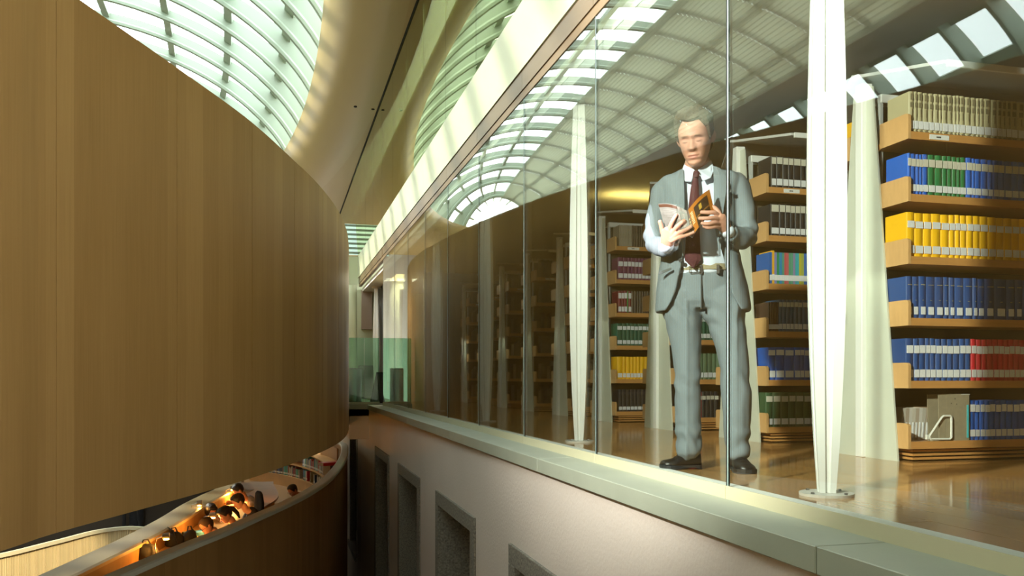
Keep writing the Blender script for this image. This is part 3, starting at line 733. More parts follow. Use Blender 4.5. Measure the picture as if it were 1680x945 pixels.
row(1, 3, list(zip([BRN] * 5 + [STB] * 10, xs)), labs={BRN: ((.10, .26, 'w', .02, .98),), STB: LT2(.78, .92, .10, .26, 'c', 'w')}, where=Bn, h={BRN: .215, STB: .235})
book(front_x(1180 + 157 / g6, 1) + .11, BY0 + PITCH - .20, LIPS[3] - .005, .03, .21, YEL, 'lone yellow book set back behind the brown volumes, second bookcase', 'single yellow book', kind='flat')
xs = [1180 + v / g6 for v in (203, 235, 272, 311, 337, 352, 376, 402, 430)]
row(1, 4, [(BLU, x) for x in xs], labs=LT2(.76, .92, .10, .30, 'w', 'w'), where=Bn, h=.240)
GRN2 = (.035, .09, .035); CN[GRN2] = 'moss green'
xs = [1180 + v / g6 for v in (194, 224, 256, 288, 317, 350, 377, 402, 430)]
row(1, 5, [(GRN2, x) for x in xs], labs=LT2(.74, .90, .09, .26, 'c', 'w'), where=Bn, h=.252)

# --- third bookcase, seen between the legs of the man
Cn = 'third bookcase'; g2 = 630 / 240.0
def XS(o, g, v): return [o + q / g for q in v]
row(2, 3, [(c, x) for c, x in zip([TEAL] * 8, XS(1040, g2, (240, 262, 282, 300, 316, 332, 350, 370)))], labs=LT2(.72, .86, .10, .26), where=Cn, h=.235)
LGR = (.10, .17, .09); CN[LGR] = 'light green'
row(2, 4, [(c, x) for c, x in zip([LGR] * 6, XS(1040, g2, (285, 303, 322, 342, 360, 380)))], labs=((.10, .28, 'w'),), where=Cn, h=.235)
row(2, 5, [(c, x) for c, x in zip([RED, BLK, BLK, BLK, BLK, None], XS(1040, g2, (280, 297, 314, 332, 350, 368)))], labs=((.70, .84, 'c'),), where=Cn, h=.235)
# --- fourth bookcase
Dn = 'fourth bookcase'; g7 = 567 / 120.0; g8 = 863 / 420.0
PAL = (.33, .29, .22); DBR = (.07, .05, .03); CN[PAL] = 'pale'; CN[DBR] = 'dark brown'
row(3, 0, [(c, x) for c, x in zip([PAL] * 8 + [DBR] * 6 + [None], XS(980, g7, (176, 188, 200, 212, 225, 238, 250, 262, 274, 290, 306, 326, 342, 360, 380)))], labs=((.4, .6, 'k', .4, .6),), where=Dn, h=.228)
row(3, 1, [(c, x) for c, x in zip([PUR] * 12, XS(980, g7, (165, 205, 240, 266, 295, 322, 348, 375, 405, 432, 460, 490)))], labs=LT2(.62, .82, .10, .30), where=Dn, h=.236)
row(3, 2, [(c, x) for c, x in zip([DKR, DKR, DKR, (.02, .3, .05), DKR] + [DBR] * 9 + [None], XS(980, g7, (165, 192, 212, 237, 245, 268, 290, 312, 330, 350, 368, 388, 408, 430, 450)))], labs={DKR: LT2(.66, .9, .08, .3), (.02, .3, .05): ((.1, .2, 'd'),), DBR: ()}, where=Dn, h=.235)
row(3, 3, [(c, x) for c, x in zip([TEAL] * 11, XS(680, g8, (685, 703, 717, 730, 743, 756, 770, 785, 800, 814, 826)))], labs=LT2(.72, .88, .10, .26), where=Dn, h=.236)
row(3, 4, [(c, x) for c, x in zip([YEL] * 11, XS(680, g8, (686, 704, 716, 730, 741, 752, 764, 778, 790, 803, 816)))], labs=((.10, .28, 'w'),), where=Dn, h=.238)
row(3, 5, [(c, x) for c, x in zip([BLK] * 11, XS(680, g8, (690, 702, 716, 730, 742, 754, 768, 780, 792, 804, 816)))], labs=LT2(.78, .9, .10, .24, 'd', 'w'), where=Dn, h=.232)

# books on the rear side of the two nearest bookcases, seen past the end posts
for k in (0,):
    for i, cs in enumerate([(YEL, (.6, .6, .6), (.5, .2, .05)), (BLK, BLK, (.1, .06, .04)), (BLK, BLK, BLK), (GRN2, GRN2, TEAL), (NAV, NAV, BLU), (BRN, BRN, DKR)]):
        x = BX + .06
        for j, c in enumerate(cs):
            wd = (.035, .03, .034)[j]
            book(x + wd, BY0 + PITCH * k + .352, LIPS[i] - .005, wd, (.238, .225, .23)[j], c, '%s book from the post end, rear %s shelf, %s bookcase' % (ORD[j], ORD[i], ORD[k]), 'books on the rear shelves', ((.10, .26, 'w'),), flip=True, kind='flat')
            x += wd
# dark rows further back: individuals while within the limit, the rest one mass
r5 = random.Random(11); rest = MB(); muted = [(.10, .08, .05), (.16, .13, .09), (.05, .07, .06), (.12, .03, .03), (.04, .06, .12), (.26, .24, .19), (.08, .06, .03)]
for k in range(4, NB):
    y = BY0 + PITCH * k - .352
    for i in range(6):
        x = BX + .05; end = W(1010 if k == 4 else 985 - 14 * (k - 4) - 35 * (k > 4), y=y).x
        vis = BX + (1.05 if k < 6 else .8)
        j = 0
        while x < vis:
            wd = r5.uniform(.022, .048); h = r5.uniform(.17, .25)
            if r5.random() < .1: x += r5.uniform(.03, .12); continue
            if NBOOK[0] < 280 and k < 6 and j < 12:
                book(x, y, LIPS[i] - .005, wd, h, r5.choice(muted), 'dim %s book on the %s shelf down of the %s bookcase' % ((ORD[j]), ORD[i], ORD[k]), 'dim books in the far bookcases', ((.1, .25, 'c'),) if r5.random() < .5 else (), kind='flat')
            else:
                rest.box(x, x + wd * .95, y, y + .16, LIPS[i] - .005, LIPS[i] - .005 + h)
            x += wd; j += 1
o = rest.build('book', mat('dim_covers', (.11, .09, .06), .5, var=.6, vscale=9)); tag(o, 'dim rows of small books in the farthest bookcases', 'books', kind='stuff')
print('BOOKS', NBOOK[0])

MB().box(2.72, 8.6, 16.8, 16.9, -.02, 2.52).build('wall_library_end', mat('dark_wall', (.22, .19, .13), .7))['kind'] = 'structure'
# ---------------------------------------------------------------- lamps inside the library
M_LAMP = mat('lamp_diffuser', (1, .9, .6), .5, emit=(1.0, .78, .33), estr=5.0)
lp = tag(empty('uplight', (3.95, 9.02, 2.246)), 'warm uplight on top of the fourth bookcase throwing a yellow glow on the ceiling', 'lamp')
MB().box(-.42, .42, -.05, .05, -.03, .03).build('housing', mat('lamp_housing', (.5, .48, .4), .5), lp)
MB().box(-.40, .40, -.035, .035, .028, .034).build('diffuser', M_LAMP, lp)
for dx in (-.28, 0, .28): lamp('uplight_beam', 'SPOT', (3.95 + dx, 9.05, 2.30), (3.95 + dx, 9.10, 3), 8.0, (1.0, .72, .22), spot_size=math.radians(150), spot_blend=.8, shadow_soft_size=.03)

# ---------------------------------------------------------------- far end of the hall
EY = 16.25
e = tag(empty('trim_6'), 'grey ledge crossing the hall at the far end', kind='structure')
MB().box(1.24, 1.85, EY, EY + .35, -.12, -.03).build('ledge_slab', M_LEDGE, e)
tag(MB().box(1.24, 1.85, EY + .03, EY + .5, -.68, -.12).build('trim_7', M_PLAST), 'pale beam below the far ledge', kind='structure')
MB().box(1.24, 9, EY + .03, 24, -.25, -.03).build('floor_far', mat('far_floor', (.35, .33, .24), .35))['kind'] = 'structure'
gr = tag(empty('glass_railing', (1.5, EY + .15, -.03)), 'green tinted glass railing at the far end of the hall', 'railing')
M_RG = glass_mat('railing_glass', (.55, .78, .66), ior=1.5, gain=1.2)
for k in range(2):
    MB().box(-.26 + .285 * k, -.26 + .285 * k + .28, -.006, .006, .03, 1.24).build('pane', M_RG, gr)
MB().box(-.26, .31, -.03, .03, 0, .04).build('foot_channel', M_CREAM, gr)
M_PALE = mat('pale_green_wall', (.62, .66, .44), .6)
tag(MB().box(1.25, 3.6, 21.0, 21.2, -.1, 3.36).build('wall_front_end', M_PALE), 'pale wall closing the far end', kind='structure')
tag(MB().box(1.88, 2.13, 20.90, 20.99, 1.62, 2.55).build('wall_panel', mat('pinkish_panel', (.42, .30, .22), .6)), 'dusky panel hanging on the far wall', 'wall panel')
tag(MB().box(1.80, 2.13, 20.6, 20.95, -.03, .75).build('low_cabinet', mat('olive_box', (.22, .22, .13), .6), bevel=.01), 'low olive cabinet against the far wall', 'cabinet')
tw = MB(); tw.loft([[Vector((2.45, 16.75, 0)), Vector((2.70, 16.75, 0)), Vector((2.70, 16.80, 0)), Vector((2.45, 16.80, 0))], [Vector((2.45, 16.75, 2.1)), Vector((2.49, 16.75, 2.1)), Vector((2.49, 16.80, 2.1)), Vector((2.45, 16.80, 2.1))]])
tag(tw.build('tapered_post', M_PEARL), 'pale half tapered post beside the orange screen at the far end', 'post')
for k, (x, y, wd) in enumerate(((2.42, 18.3, .20), (1.62, 20.3, .10))):
    tag(MB().tube([(x, y, -.03), (x, y, 2.6)], wd, 20).build('pillar', M_PALE, smooth=False), ['round pale pillar behind the last glass pane', 'round pale pillar by the far wall'][k], 'pillar', 'round pillars at the far end')
MB().box(2.20, 2.25, 18.9, 20.9, -.03, 2.6).build('door_opening_1', mat('dark_opening', (.03, .03, .03), .3))['kind'] = 'structure'  # near-black panel put in for the darkness of the open doorway
wp = tag(MB().box(2.27, 2.42, 17.0, 17.04, -.02, 2.2).build('wood_screen', mat('orange_wood', (.42, .20, .05), .5)), 'orange wooden screen panel beyond the last bookcase', 'screen')
def bin_(x, y, lab_):
    b = tag(empty('waste_bin', (x, y, -.03)), lab_, 'bin', 'steel bins at the far end')
    MB().tube([(0, 0, 0), (0, 0, .03)], .14, 24).build('base_ring', M_DARK, b)
    MB().tube([(0, 0, .03), (0, 0, .66)], .135, 28).build('body', mat('brushed_steel', (.35, .38, .40), .28, 1.0), b, smooth=False)
    MB().tube([(0, 0, .66), (0, 0, .68)], [.14, .125], 28).build('lid', M_DARK, b)
c = W(580, y=17.2); bin_(c.x + .02, 17.2, 'round steel bin at the left end of the glass railing')
c = W(646, y=17.6); bin_(c.x, 17.4, 'round steel bin right of the black notice stand')
c = W(658, y=18.0); bin_(c.x, 17.9, 'round pale steel bin farther right of the notice stand')
ns = tag(empty('notice_stand', (W(625, y=16.9).x, 16.9, -.03)), 'small black folding notice stand on the far floor', 'sign stand')
for s in (-1, 1):
    q = MB(); q.loft([[Vector((-.2, s * .16, 0)), Vector((.2, s * .16, 0)), Vector((.2, s * .145, 0)), Vector((-.2, s * .145, 0))], [Vector((-.09, s * .012, .60)), Vector((.09, s * .012, .60)), Vector((.09, s * .0, .60)), Vector((-.09, 0, .60))]])
    q.build('board', mat('black_board', (.012, .012, .013), .35), ns)
MB().box(.10, .125, -.17, -.163, .25, .42).build('red_tab', mat('red_tab', (.5, .01, .02), .5), ns)
el = tag(empty('ceiling_light', (2.35, 17.7, 2.52)), 'small warm ceiling light above the far landing', 'ceiling light')
MB().box(-.12, .12, -.5, .5, -.03, .0).build('diffuser', M_LAMP, el)
lamp('landing_light', 'AREA', (2.35, 17.7, 2.46), (2.35, 17.7, 0), 40.0, (1.0, .93, .72), size=.6)
# small barred roof light over the far landing
fa, fb_ = W(576, 405, y=20.6), W(614, 366, y=21.2)
fs = tag(empty('small_skylight', (fa.x - .1, 20.9, 3.40)), 'small barred greenish roof light glimpsed at the far end', 'skylight')
MB().add([(-.4, .1, .0), (.62, .1, .0), (.62, .75, .85), (-.4, .75, .85), (-.4, .12, .0), (.62, .12, .0), (.62, .77, .85), (-.4, .77, .85)], [(0, 1, 2, 3), (7, 6, 5, 4), (0, 4, 5, 1), (2, 6, 7, 3)]).build('bright_pane', mat('self_lit_pane', (.5, .6, .55), .5, emit=(.62, .85, .74), estr=.8), fs)  # pane is given its own glow in place of sky behind it
for k in range(7):
    MB().box(-.4, .62, .05 + .095 * k, .09 + .095 * k, .02 + .125 * k, .07 + .125 * k).build('bar', M_RIB, fs)
# ---------------------------------------------------------------- figure tools
def remeshed(o, vox, smooth=4, adapt=0.0):
    """merge the closed pieces of a mesh into one continuous skin"""
    m = o.modifiers.new('r', 'REMESH'); m.mode = 'VOXEL'; m.voxel_size = vox; m.adaptivity = adapt
    if smooth:
        s = o.modifiers.new('s', 'SMOOTH'); s.iterations = smooth; s.factor = .5
    dg = bpy.context.evaluated_depsgraph_get(); dg.update()
    me = bpy.data.meshes.new_from_object(o.evaluated_get(dg)); old = o.data
    o.modifiers.clear(); me.materials.clear()
    for q in old.materials: me.materials.append(q)
    o.data = me
    for p in me.polygons: p.use_smooth = True; p.material_index = 0
    return o
def ell_ring(c, ax, ay, n=28, e=2.0, u=Vector((1, 0, 0)), v=Vector((0, 1, 0))):
    r = []
    for k in range(n):
        a = 2 * math.pi * k / n; ca, sa = math.cos(a), math.sin(a)
        r.append(Vector(c) + u * ax * math.copysign(abs(ca) ** (2 / e), ca) + v * ay * math.copysign(abs(sa) ** (2 / e), sa))
    return r
def limb(mb, pts, n=20):
    """pts: (centre, half width across, half depth); rings stand square to the path"""
    C = [Vector(p[0]) for p in pts]; rings = []
    for i, p in enumerate(pts):
        d = (C[min(i + 1, len(C) - 1)] - C[max(i - 1, 0)]).normalized()
        v = Vector((0, 1, 0)) - d * d.y
        if v.length < .3: v = Vector((0, 0, 1)) - d * d.z
        v.normalize(); u = v.cross(d).normalized()
        rings.append(ell_ring(C[i], p[1], p[2], n, 2.0, u, v))
    # rounded ends
    a, b = rings[0], rings[-1]; ca = sum(a, Vector()) / n; cb = sum(b, Vector()) / n
    da = (C[0] - C[1]).normalized(); db = (C[-1] - C[-2]).normalized()
    ra = [ca + (p - ca) * .6 + da * pts[0][1] * .5 for p in a]; rb2 = [cb + (p - cb) * .6 + db * pts[-1][1] * .5 for p in b]
    mb.loft([ra] + rings + [rb2]); return mb
def dense(pts, k=4):
    """smooth a limb description with a spline"""
    A = catmull([Vector((*p[0],)) for p in pts], k); R = catmull([Vector((p[1], p[2], 0)) for p in pts], k)
    return [(a, r.x, r.y) for a, r in zip(A, R)]
def sculpt(o, fn):
    me = o.data; me.update()
    nr = [v.normal.copy() for v in me.vertices]
    for v, n_ in zip(me.vertices, nr):
        d = fn(v.co, n_)
        if d: v.co = v.co + n_ * d
    me.update()

# man: local frame, x = to the right seen from the hall, y = away from it
MZC, MPX = 4.42, 1155.0
MA = math.atan((MPX - 840) / F); MDIST = MZC / math.cos(MA); MKX = F / MZC / math.cos(MA); MKZ = F / MZC
_xc = (MPX - 840) / F * MZC
MLOC = Vector((_xc * CT + MZC * ST, MZC * CT - _xc * ST, 0)); MROT = -(TH + MA)
def Q(px, py, d=0.0):
    s = 1 + d / MDIST
    return Vector(((px - MPX) / MKX * s, d, CZ + (HZ - py) / MKZ * s))

M_SUIT = bpy.data.materials.new('grey_pinstripe_suit'); nt_, p_, N_, L_ = nodes(M_SUIT)
tc_ = N_('ShaderNodeTexCoord'); sp_ = N_('ShaderNodeSeparateXYZ'); L_(tc_.outputs['Object'], sp_.inputs[0])
nz_ = N_('ShaderNodeTexNoise'); nz_.inputs['Scale'].default_value = 260; L_(tc_.outputs['Object'], nz_.inputs['Vector'])
ms_ = N_('ShaderNodeMath'); ms_.operation = 'MULTIPLY'; ms_.inputs[1].default_value = 2 * math.pi / .0085; L_(sp_.outputs[0], ms_.inputs[0])
si_ = N_('ShaderNodeMath'); si_.operation = 'SINE'; L_(ms_.outputs[0], si_.inputs[0])
mr_ = N_('ShaderNodeMapRange'); mr_.inputs[1].default_value = .55; mr_.inputs[2].default_value = 1.0; mr_.inputs[3].default_value = 0; mr_.inputs[4].default_value = .35; L_(si_.outputs[0], mr_.inputs[0])
ma_ = N_('ShaderNodeMath'); ma_.operation = 'MULTIPLY_ADD'; ma_.inputs[1].default_value = .5; L_(nz_.outputs[0], ma_.inputs[0]); L_(mr_.outputs[0], ma_.inputs[2])
mx_ = N_('ShaderNodeMix'); mx_.data_type = 'RGBA'; mx_.inputs[6].default_value = (.135, .165, .182, 1); mx_.inputs[7].default_value = (.30, .345, .365, 1)
L_(ma_.outputs[0], mx_.inputs[0]); L_(mx_.outputs[2], p_.inputs['Base Color']); p_.inputs['Roughness'].default_value = .8; p_.inputs['Sheen Weight'].default_value = .0; p_.inputs['Specular IOR Level'].default_value = .15
bp_ = N_('ShaderNodeBump'); bp_.inputs['Strength'].default_value = .12; bp_.inputs['Distance'].default_value = .002; L_(nz_.outputs[0], bp_.inputs['Height']); L_(bp_.outputs[0], p_.inputs['Normal'])
M_SKIN = mat('skin', (.56, .285, .20), .48, var=.10, vscale=22, bump=.15, bscale=220, spec=.4)
M_SKIN.node_tree.nodes['Principled BSDF'].inputs['Subsurface Weight'].default_value = .12
M_SKIN.node_tree.nodes['Principled BSDF'].inputs['Subsurface Radius'].default_value = (.01, .004, .002)
M_LIP2 = mat('lips', (.50, .21, .16), .5)
M_HAIR = mat('sandy_hair', (.085, .055, .030), .75, var=.6, vscale=70, stretch=(1, 1, .3), bump=.8, bscale=140)
M_SHIRT = mat('pale_blue_shirt', (.66, .72, .82), .7, bump=.08, bscale=400)
M_TIE = mat('maroon_knit_tie', (.075, .012, .018), .75, var=.35, vscale=260, bump=.5, bscale=300)
M_SHOE = mat('black_leather', (.012, .011, .010), .34, bump=.1, bscale=90)
M_SOLE = mat('shoe_sole', (.02, .02, .02), .6)

man = tag(empty('person', MLOC, MROT), 'standing person in grey pinstripe suit and maroon tie reading an open book', 'person')

# ---- head in its own frame: x right, y forward(-)... built facing -y, z up, origin at the chin height
HH = .252
def lerp_tab(tab, h):
    for (a, va), (b, vb) in zip(tab, tab[1:]):
        if h <= b:
            t = (h - a) / (b - a); t = t * t * (3 - 2 * t) if False else t
            return va + (vb - va) * t
    return tab[-1][1]
FR = [(0, .052), (.03, .070), (.08, .078), (.13, .075), (.2, .083), (.28, .083), (.36, .084), (.5, .082), (.6, .090), (.72, .089), (.82, .078), (.9, .060), (.96, .036), (1, .0)]
BK = [(0, -.01), (.08, .005), (.16, .02), (.26, .062), (.4, .088), (.6, .102), (.72, .100), (.82, .088), (.9, .067), (.96, .04), (1, .0)]
HW = [(0, .022), (.04, .033), (.1, .043), (.18, .053), (.3, .063), (.45, .071), (.6, .074), (.72, .073), (.82, .065), (.9, .051), (.96, .032), (1, .0)]
def G(d, s): return math.exp(-d * d / (2 * s * s))
def face_off(x, z):
    """forward displacement of the face at x, z (metres from the middle, from the chin)"""
    h = z / HH; o = 0
    if .29 < h < .58:
        t = (.56 - h) / (.56 - .335); t = max(0, min(1, t)); o += (.005 + .020 * t ** 1.2) * G(x, .0062 + .0048 * t) * (1 if h > .345 else max(0, (h - .28) / .065) ** .8)
    for s in (-1, 1):
        o += .0065 * G(x - s * .0125, .005) * G(z - .350 * HH, .006)            # nostril wings
        o -= .0125 * G(x - s * .031, .0145) * G(z - .505 * HH, .0085)            # sockets
        o += .0095 * G(x - s * .031, .0100) * G(z - .484 * HH, .0068)           # lids over the eyes
        o -= .0030 * G(x - s * .031, .012) * G(z - .452 * HH, .0022) + .002 * G(x - s * .032, .014) * G(z - .425 * HH, .003)            # lash crease
        o += .0055 * G(x - s * .028, .016) * G(z - .565 * HH, .006)             # brows
        o += .006 * G(x - s * .045, .015) * G(z - .40 * HH, .016)               # cheekbones
        u = (z / HH - .20) / .14
        if 0 < u < 1: o -= .0050 * G(x - s * (.033 - .016 * u), .0036) * math.sin(math.pi * u)
    o += .0050 * G(x, .017) * G(z - .232 * HH, .0048) + .0055 * G(x, .015) * G(z - .178 * HH, .0050)
    o -= .0075 * G(x, .023) * G(z - .206 * HH, .0022)
    o -= .0012 * G(z - (.70 + .02 * math.cos(x * 60)) * HH, .0018) * G(x, .03) + .0012 * G(z - (.76 + .02 * math.cos(x * 50)) * HH, .0018) * G(x, .03)
    o -= .004 * G(x, .018) * G(z - .135 * HH, .005); o += .006 * G(x, .016) * G(z - .075 * HH, .011)
    return o
def head_pt(h, a, off=0.0):
    fr, bk, hw = lerp_tab(FR, h), lerp_tab(BK, h), lerp_tab(HW, h)
    ca, sa = math.cos(a), math.sin(a)                    # a = 0 front
    e = 2.0 / 2.25
    x = (hw + off) * math.copysign(abs(sa) ** e, sa)
    if ca > 0:
        y = -(fr + off) * ca ** e
        if abs(x) < .07: y -= face_off(x, h * HH) * min(1, ca * 1.8)
    else: y = (bk + off) * abs(ca) ** e
    return Vector((x, y, h * HH + off * .6 * (h - .4)))
NHR, NHS = 84, 96
rings = []
for i in range(NHR):
    h = i / (NHR - 1) * .992 + .002
    rings.append([head_pt(h, 2 * math.pi * k / NHS) for k in range(NHS)])
HS = 1.07
HC = Q(1140, 274, -.165)
# orientation: pitch forward, turned slightly towards the left of the picture
HM = Matrix.Translation(HC) @ Matrix.Rotation(math.radians(-12), 4, 'Z') @ Matrix.Rotation(math.radians(-3), 4, 'Y') @ Matrix.Translation(Vector((0, .05, .02))) @ Matrix.Rotation(math.radians(17), 4, 'X') @ Matrix.Translation(Vector((0, -.0, -.02))) @ Matrix.Scale(HS, 4)
HM = Matrix.Translation(HC) @ Matrix.Rotation(math.radians(-12), 4, 'Z') @ Matrix.Rotation(math.radians(-2), 4, 'Y') @ Matrix.Rotation(math.radians(17), 4, 'X') @ Matrix.Scale(HS, 4) @ Matrix.Translation(Vector((0, .065, 0)))
body = MB()
body.loft([[HM @ p for p in r] for r in rings])
for s in (-1, 1):                                        # ears
    er = []
    for i in range(9):
        t = i / 8; a = t * math.pi
        zz = .385 * HH + .062 * t; w_ = .004 + .013 * math.sin(a) ** .7 * (.75 + .35 * t); th = .0045 + .003 * math.sin(a)
        c = Vector((s * (.073 + .009 * math.sin(a) + .003 * t), .014 + .006 * t, zz))
        er.append([HM @ (c + Vector((s * (th * math.cos(q) + .006 * math.sin(q)), w_ * math.sin(q), 0))) for q in [2 * math.pi * k / 14 for k in range(14)]])
    body.loft(er)
def P3(*a): return [(Vector(p) if not isinstance(p, Vector) else p, w_, d_) for p, w_, d_ in a]
# neck and trunk inside the clothes
neck0 = HM @ Vector((0, .03, .04))
limb(body, dense(P3((neck0, .058, .060), (Q(1141, 278, -.04), .059, .060), (Q(1143, 292, .0), .064, .064), (Q(1145, 312, .01), .10, .075), (Q(1146, 345, .01), .155, .095), (Q(1147, 400, .0), .150, .09), (Q(1147, 445, .0), .140, .085), (Q(1149, 490, .02), .14, .085))), 24)
# arms and legs inside the clothes
SHL, ELL, WRL = Q(1083, 312, .0), Q(1076, 398, -.04), Q(1092, 402, -.235)
SHR, ELR, WRR = Q(1212, 308, .0), Q(1222, 394, -.04), Q(1193, 381, -.245)
ELL, ELR = Q(1073, 392, -.03), Q(1224, 391, -.03)
for a, b, c in ((SHL, ELL, WRL), (SHR, ELR, WRR)):
    limb(body, P3((a.lerp(Q(1145, 318, .0), .3), .04, .04), (a, .045, .045), (a.lerp(b, .5), .040, .042), (b, .036, .036), (b.lerp(c, .5), .033, .032), (c, .027, .022)), 16)
for (hp, kn, an) in ((Q(1122, 490, .02), Q(1127, 620, .0), Q(1131, 748, .02)), (Q(1180, 490, .02), Q(1203, 620, -.02), Q(1210, 748, -.03))):
    limb(body, P3((hp, .075, .08), (hp.lerp(kn, .5), .065, .068), (kn, .05, .052), (kn.lerp(an, .4), .046, .05), (an, .033, .038)), 16)
# hands: (points, radius) finger chains in front of the covers
def finger(pts, r0, r1):
    n = len(pts); limb(body, [(p, 1.16 * (r0 + (r1 - r0) * i / (n - 1)), 1.10 * (r0 + (r1 - r0) * i / (n - 1))) for i, p in enumerate(pts)], 12)
# right hand of the man (left in the picture)
HL = [([(1098, 384, -.285), (1099, 370, -.315), (1104, 359, -.335), (1109.5, 350, -.338)], .0098, .0078),
      ([(1101, 386, -.290), (1107, 374, -.325), (1115, 366, -.348), (1123, 360, -.352)], .0100, .0078),
      ([(1101, 390, -.290), (1112, 381, -.328), (1124, 376.5, -.356), (1134.5, 370.5, -.362)], .0096, .0075),
      ([(1100, 394, -.285), (1113, 388.5, -.322), (1126, 385, -.350), (1138.5, 380.5, -.362)], .0086, .0066),
      ([(1092, 392, -.265), (1086, 378, -.275), (1084, 367, -.290), (1081.5, 360, -.300)], .0115, .0085)]
for pts, a, b in HL: finger(catmull([Q(*p) for p in pts], 3), a, b)
limb(body, dense(P3((Q(1091.5, 403, -.238), .026, .019), (Q(1093, 396, -.258), .031, .017), (Q(1096, 386, -.280), .0365, .016), (Q(1100, 377, -.300), .036, .014)), 3), 18)
# left hand of the man (right in the picture)
HR = [([(1181, 357, -.300), (1173, 350, -.335), (1162, 349, -.352), (1150, 348, -.352)], .0098, .0078),
      ([(1182, 362, -.305), (1172, 358, -.340), (1160, 358.5, -.360), (1147, 358, -.360)], .0100, .0078),
      ([(1181, 368, -.300), (1172, 366, -.335), (1161, 367.5, -.355), (1151, 366, -.357)], .0094, .0072),
      ([(1180, 373, -.295), (1172, 373, -.325), (1162, 374, -.342), (1154, 371, -.343)], .0082, .0064),
      ([(1183, 360, -.280), (1179, 350, -.270), (1174, 343, -.268), (1166, 338, -.262)], .0112, .0085)]
for pts, a, b in HR: finger(catmull([Q(*p) for p in pts], 3), a, b)
limb(body, dense(P3((Q(1194, 381, -.245), .026, .019), (Q(1190, 375, -.265), .030, .018), (Q(1185, 367, -.290), .035, .017), (Q(1180, 360, -.312), .033, .014)), 3), 18)
bo = body.build('body', M_SKIN, man)
remeshed(bo, .0027, 1)
# nail and knuckle relief is left to the skin; lips get their own colour
bo.data.materials.append(M_LIP2)
HMi = HM.inverted()
for p in bo.data.polygons:
    c = HMi @ p.center
    if c.y < -.05 and abs(c.x) < .024:
        z = c.z / HH; w_ = 1 - (c.x / .025) ** 2
        if abs(z - .205) < .045 * max(0, w_) : p.material_index = 1

# hair
hr = MB(); rr = []
def hairline(a):
    a = abs((a + math.pi) % (2 * math.pi) - math.pi)     # 0 front, pi back
    if a < .55: return .815 - .012 * math.cos(a * 5)
    if a < 1.0: return .826 - (a - .55) / .45 * .146
    if a < 1.32: return .68 - (a - 1.0) / .32 * .24
    if a < 1.75: return .44 + (a - 1.32) / .43 * .08
    if a < 2.1: return .52 - (a - 1.75) / .35 * .30
    return .20
NR2 = 60
for i in range(NR2):
    ring = []
    for k in range(NHS):
        a = 2 * math.pi * k / NHS; h0 = hairline(a); t = i / (NR2 - 1)
        h = h0 + (1.0 - h0) * t * .995
        top = max(0, (h - .72) / .28)
        off = (.001 + min(1, t * 9) * (.011 + .024 * top * (1 - .35 * (top - .5))))
        p = head_pt(min(h, .998), a, off)
        nn = noise.noise(Vector((p.x * 85, p.y * 85, p.z * 45))) * .006 + noise.noise(Vector((p.x * 230, p.y * 230, p.z * 70))) * .004
        p = p + (p - Vector((0, 0, .13))).normalized() * nn * min(1, t * 6); p.z += .010 * top
        ring.append(HM @ p)
    rr.append(ring)
hr.loft(rr, cap=False); c_ = sum(rr[-1], Vector()) / NHS; n0 = len(hr.v) - NHS; hr.v.append(c_)
for k in range(NHS): hr.f.append((n0 + k, n0 + (k + 1) % NHS, len(hr.v) - 1))
ho = hr.build('hair', M_HAIR, man, smooth=True)
for s in (-1, 1):
    eb = MB(); pts = [HM @ (Vector((s * x, -(.0875 + face_off(x, z * HH)) * (1 if x < .04 else .95) + .0015, z * HH))) for x, z in ((.014, .560), (.024, .573), (.035, .573), (.045, .560))]
    eb.tube(pts, [.0012, .0020, .0018, .0010], 6); eb.build('eyebrow', mat('sandy_brow', (.30, .17, .09), .8), man)
    el = MB(); pts = [HM @ (Vector((s * x, -(.0805 + face_off(x, z * HH)) * (1 if x < .038 else .965) , z * HH))) for x, z in ((.020, .468), (.027, .462), (.035, .462), (.042, .469))]
    el.tube(pts, .0008, 5); el.build('eyelashes', mat('lash', (.10, .055, .035), .7), man)

# ---- shirt, collar, tie
def folds(amp, f1, f2, seed=0):
    def fn(p, n_):
        return amp * (noise.noise(Vector((p.x * f1, p.y * f1, p.z * f2 + seed))) + .5 * noise.noise(Vector((p.x * f1 * 2.3, p.y * f1 * 2.3, p.z * f2 * 2.1 + seed))))
    return fn
sh = MB()
sh.loft([ell_ring(Q(px, py, d), w_, dd, 40, 2.3) for px, py, d, w_, dd in ((1145, 290, .005, .085, .075), (1145, 300, .01, .13, .108), (1146, 320, .01, .165, .134), (1147, 360, .005, .165, .142), (1148, 400, .0, .157, .140), (1150, 430, .0, .152, .134), (1151, 445, .0, .150, .122), (1151, 452, .0, .148, .118))])
so = sh.build('shirt', M_SHIRT, man); remeshed(so, .008, 3); sculpt(so, folds(.006, 12, 3, 4))
cw = MB()
for s, (a, b, c, d, e) in ((-1, ((1122, 268, -.075), (1140, 278, -.135), (1134, 297, -.160), (1124, 296, -.140), (1117, 283, -.085))), (1, ((1167, 263, -.075), (1145, 278, -.135), (1153, 297, -.160), (1166, 292, -.140), (1172, 279, -.085)))):
    P = [Q(*q) for q in (a, b, c, d, e)]; R = [p + Vector((0, .007, 0)) for p in P]
    cw = MB(); cw.add(P + R, [(0, 1, 2, 3, 4), (9, 8, 7, 6, 5)] + [(i, (i + 1) % 5, (i + 1) % 5 + 5, i + 5) for i in range(5)])
    cw.build('shirt_collar_wing', M_SHIRT, man, bevel=.0015)
cb = MB(); cb.loft([ell_ring(Q(1144, 286, -.02), .074, .082, 28), ell_ring(Q(1144, 272, -.022), .068, .075, 28), ell_ring(Q(1144, 268, -.012), .066, .070, 28)], cap=False)
cb.build('collar_band', M_SHIRT, man, smooth=True)
tie = MB()
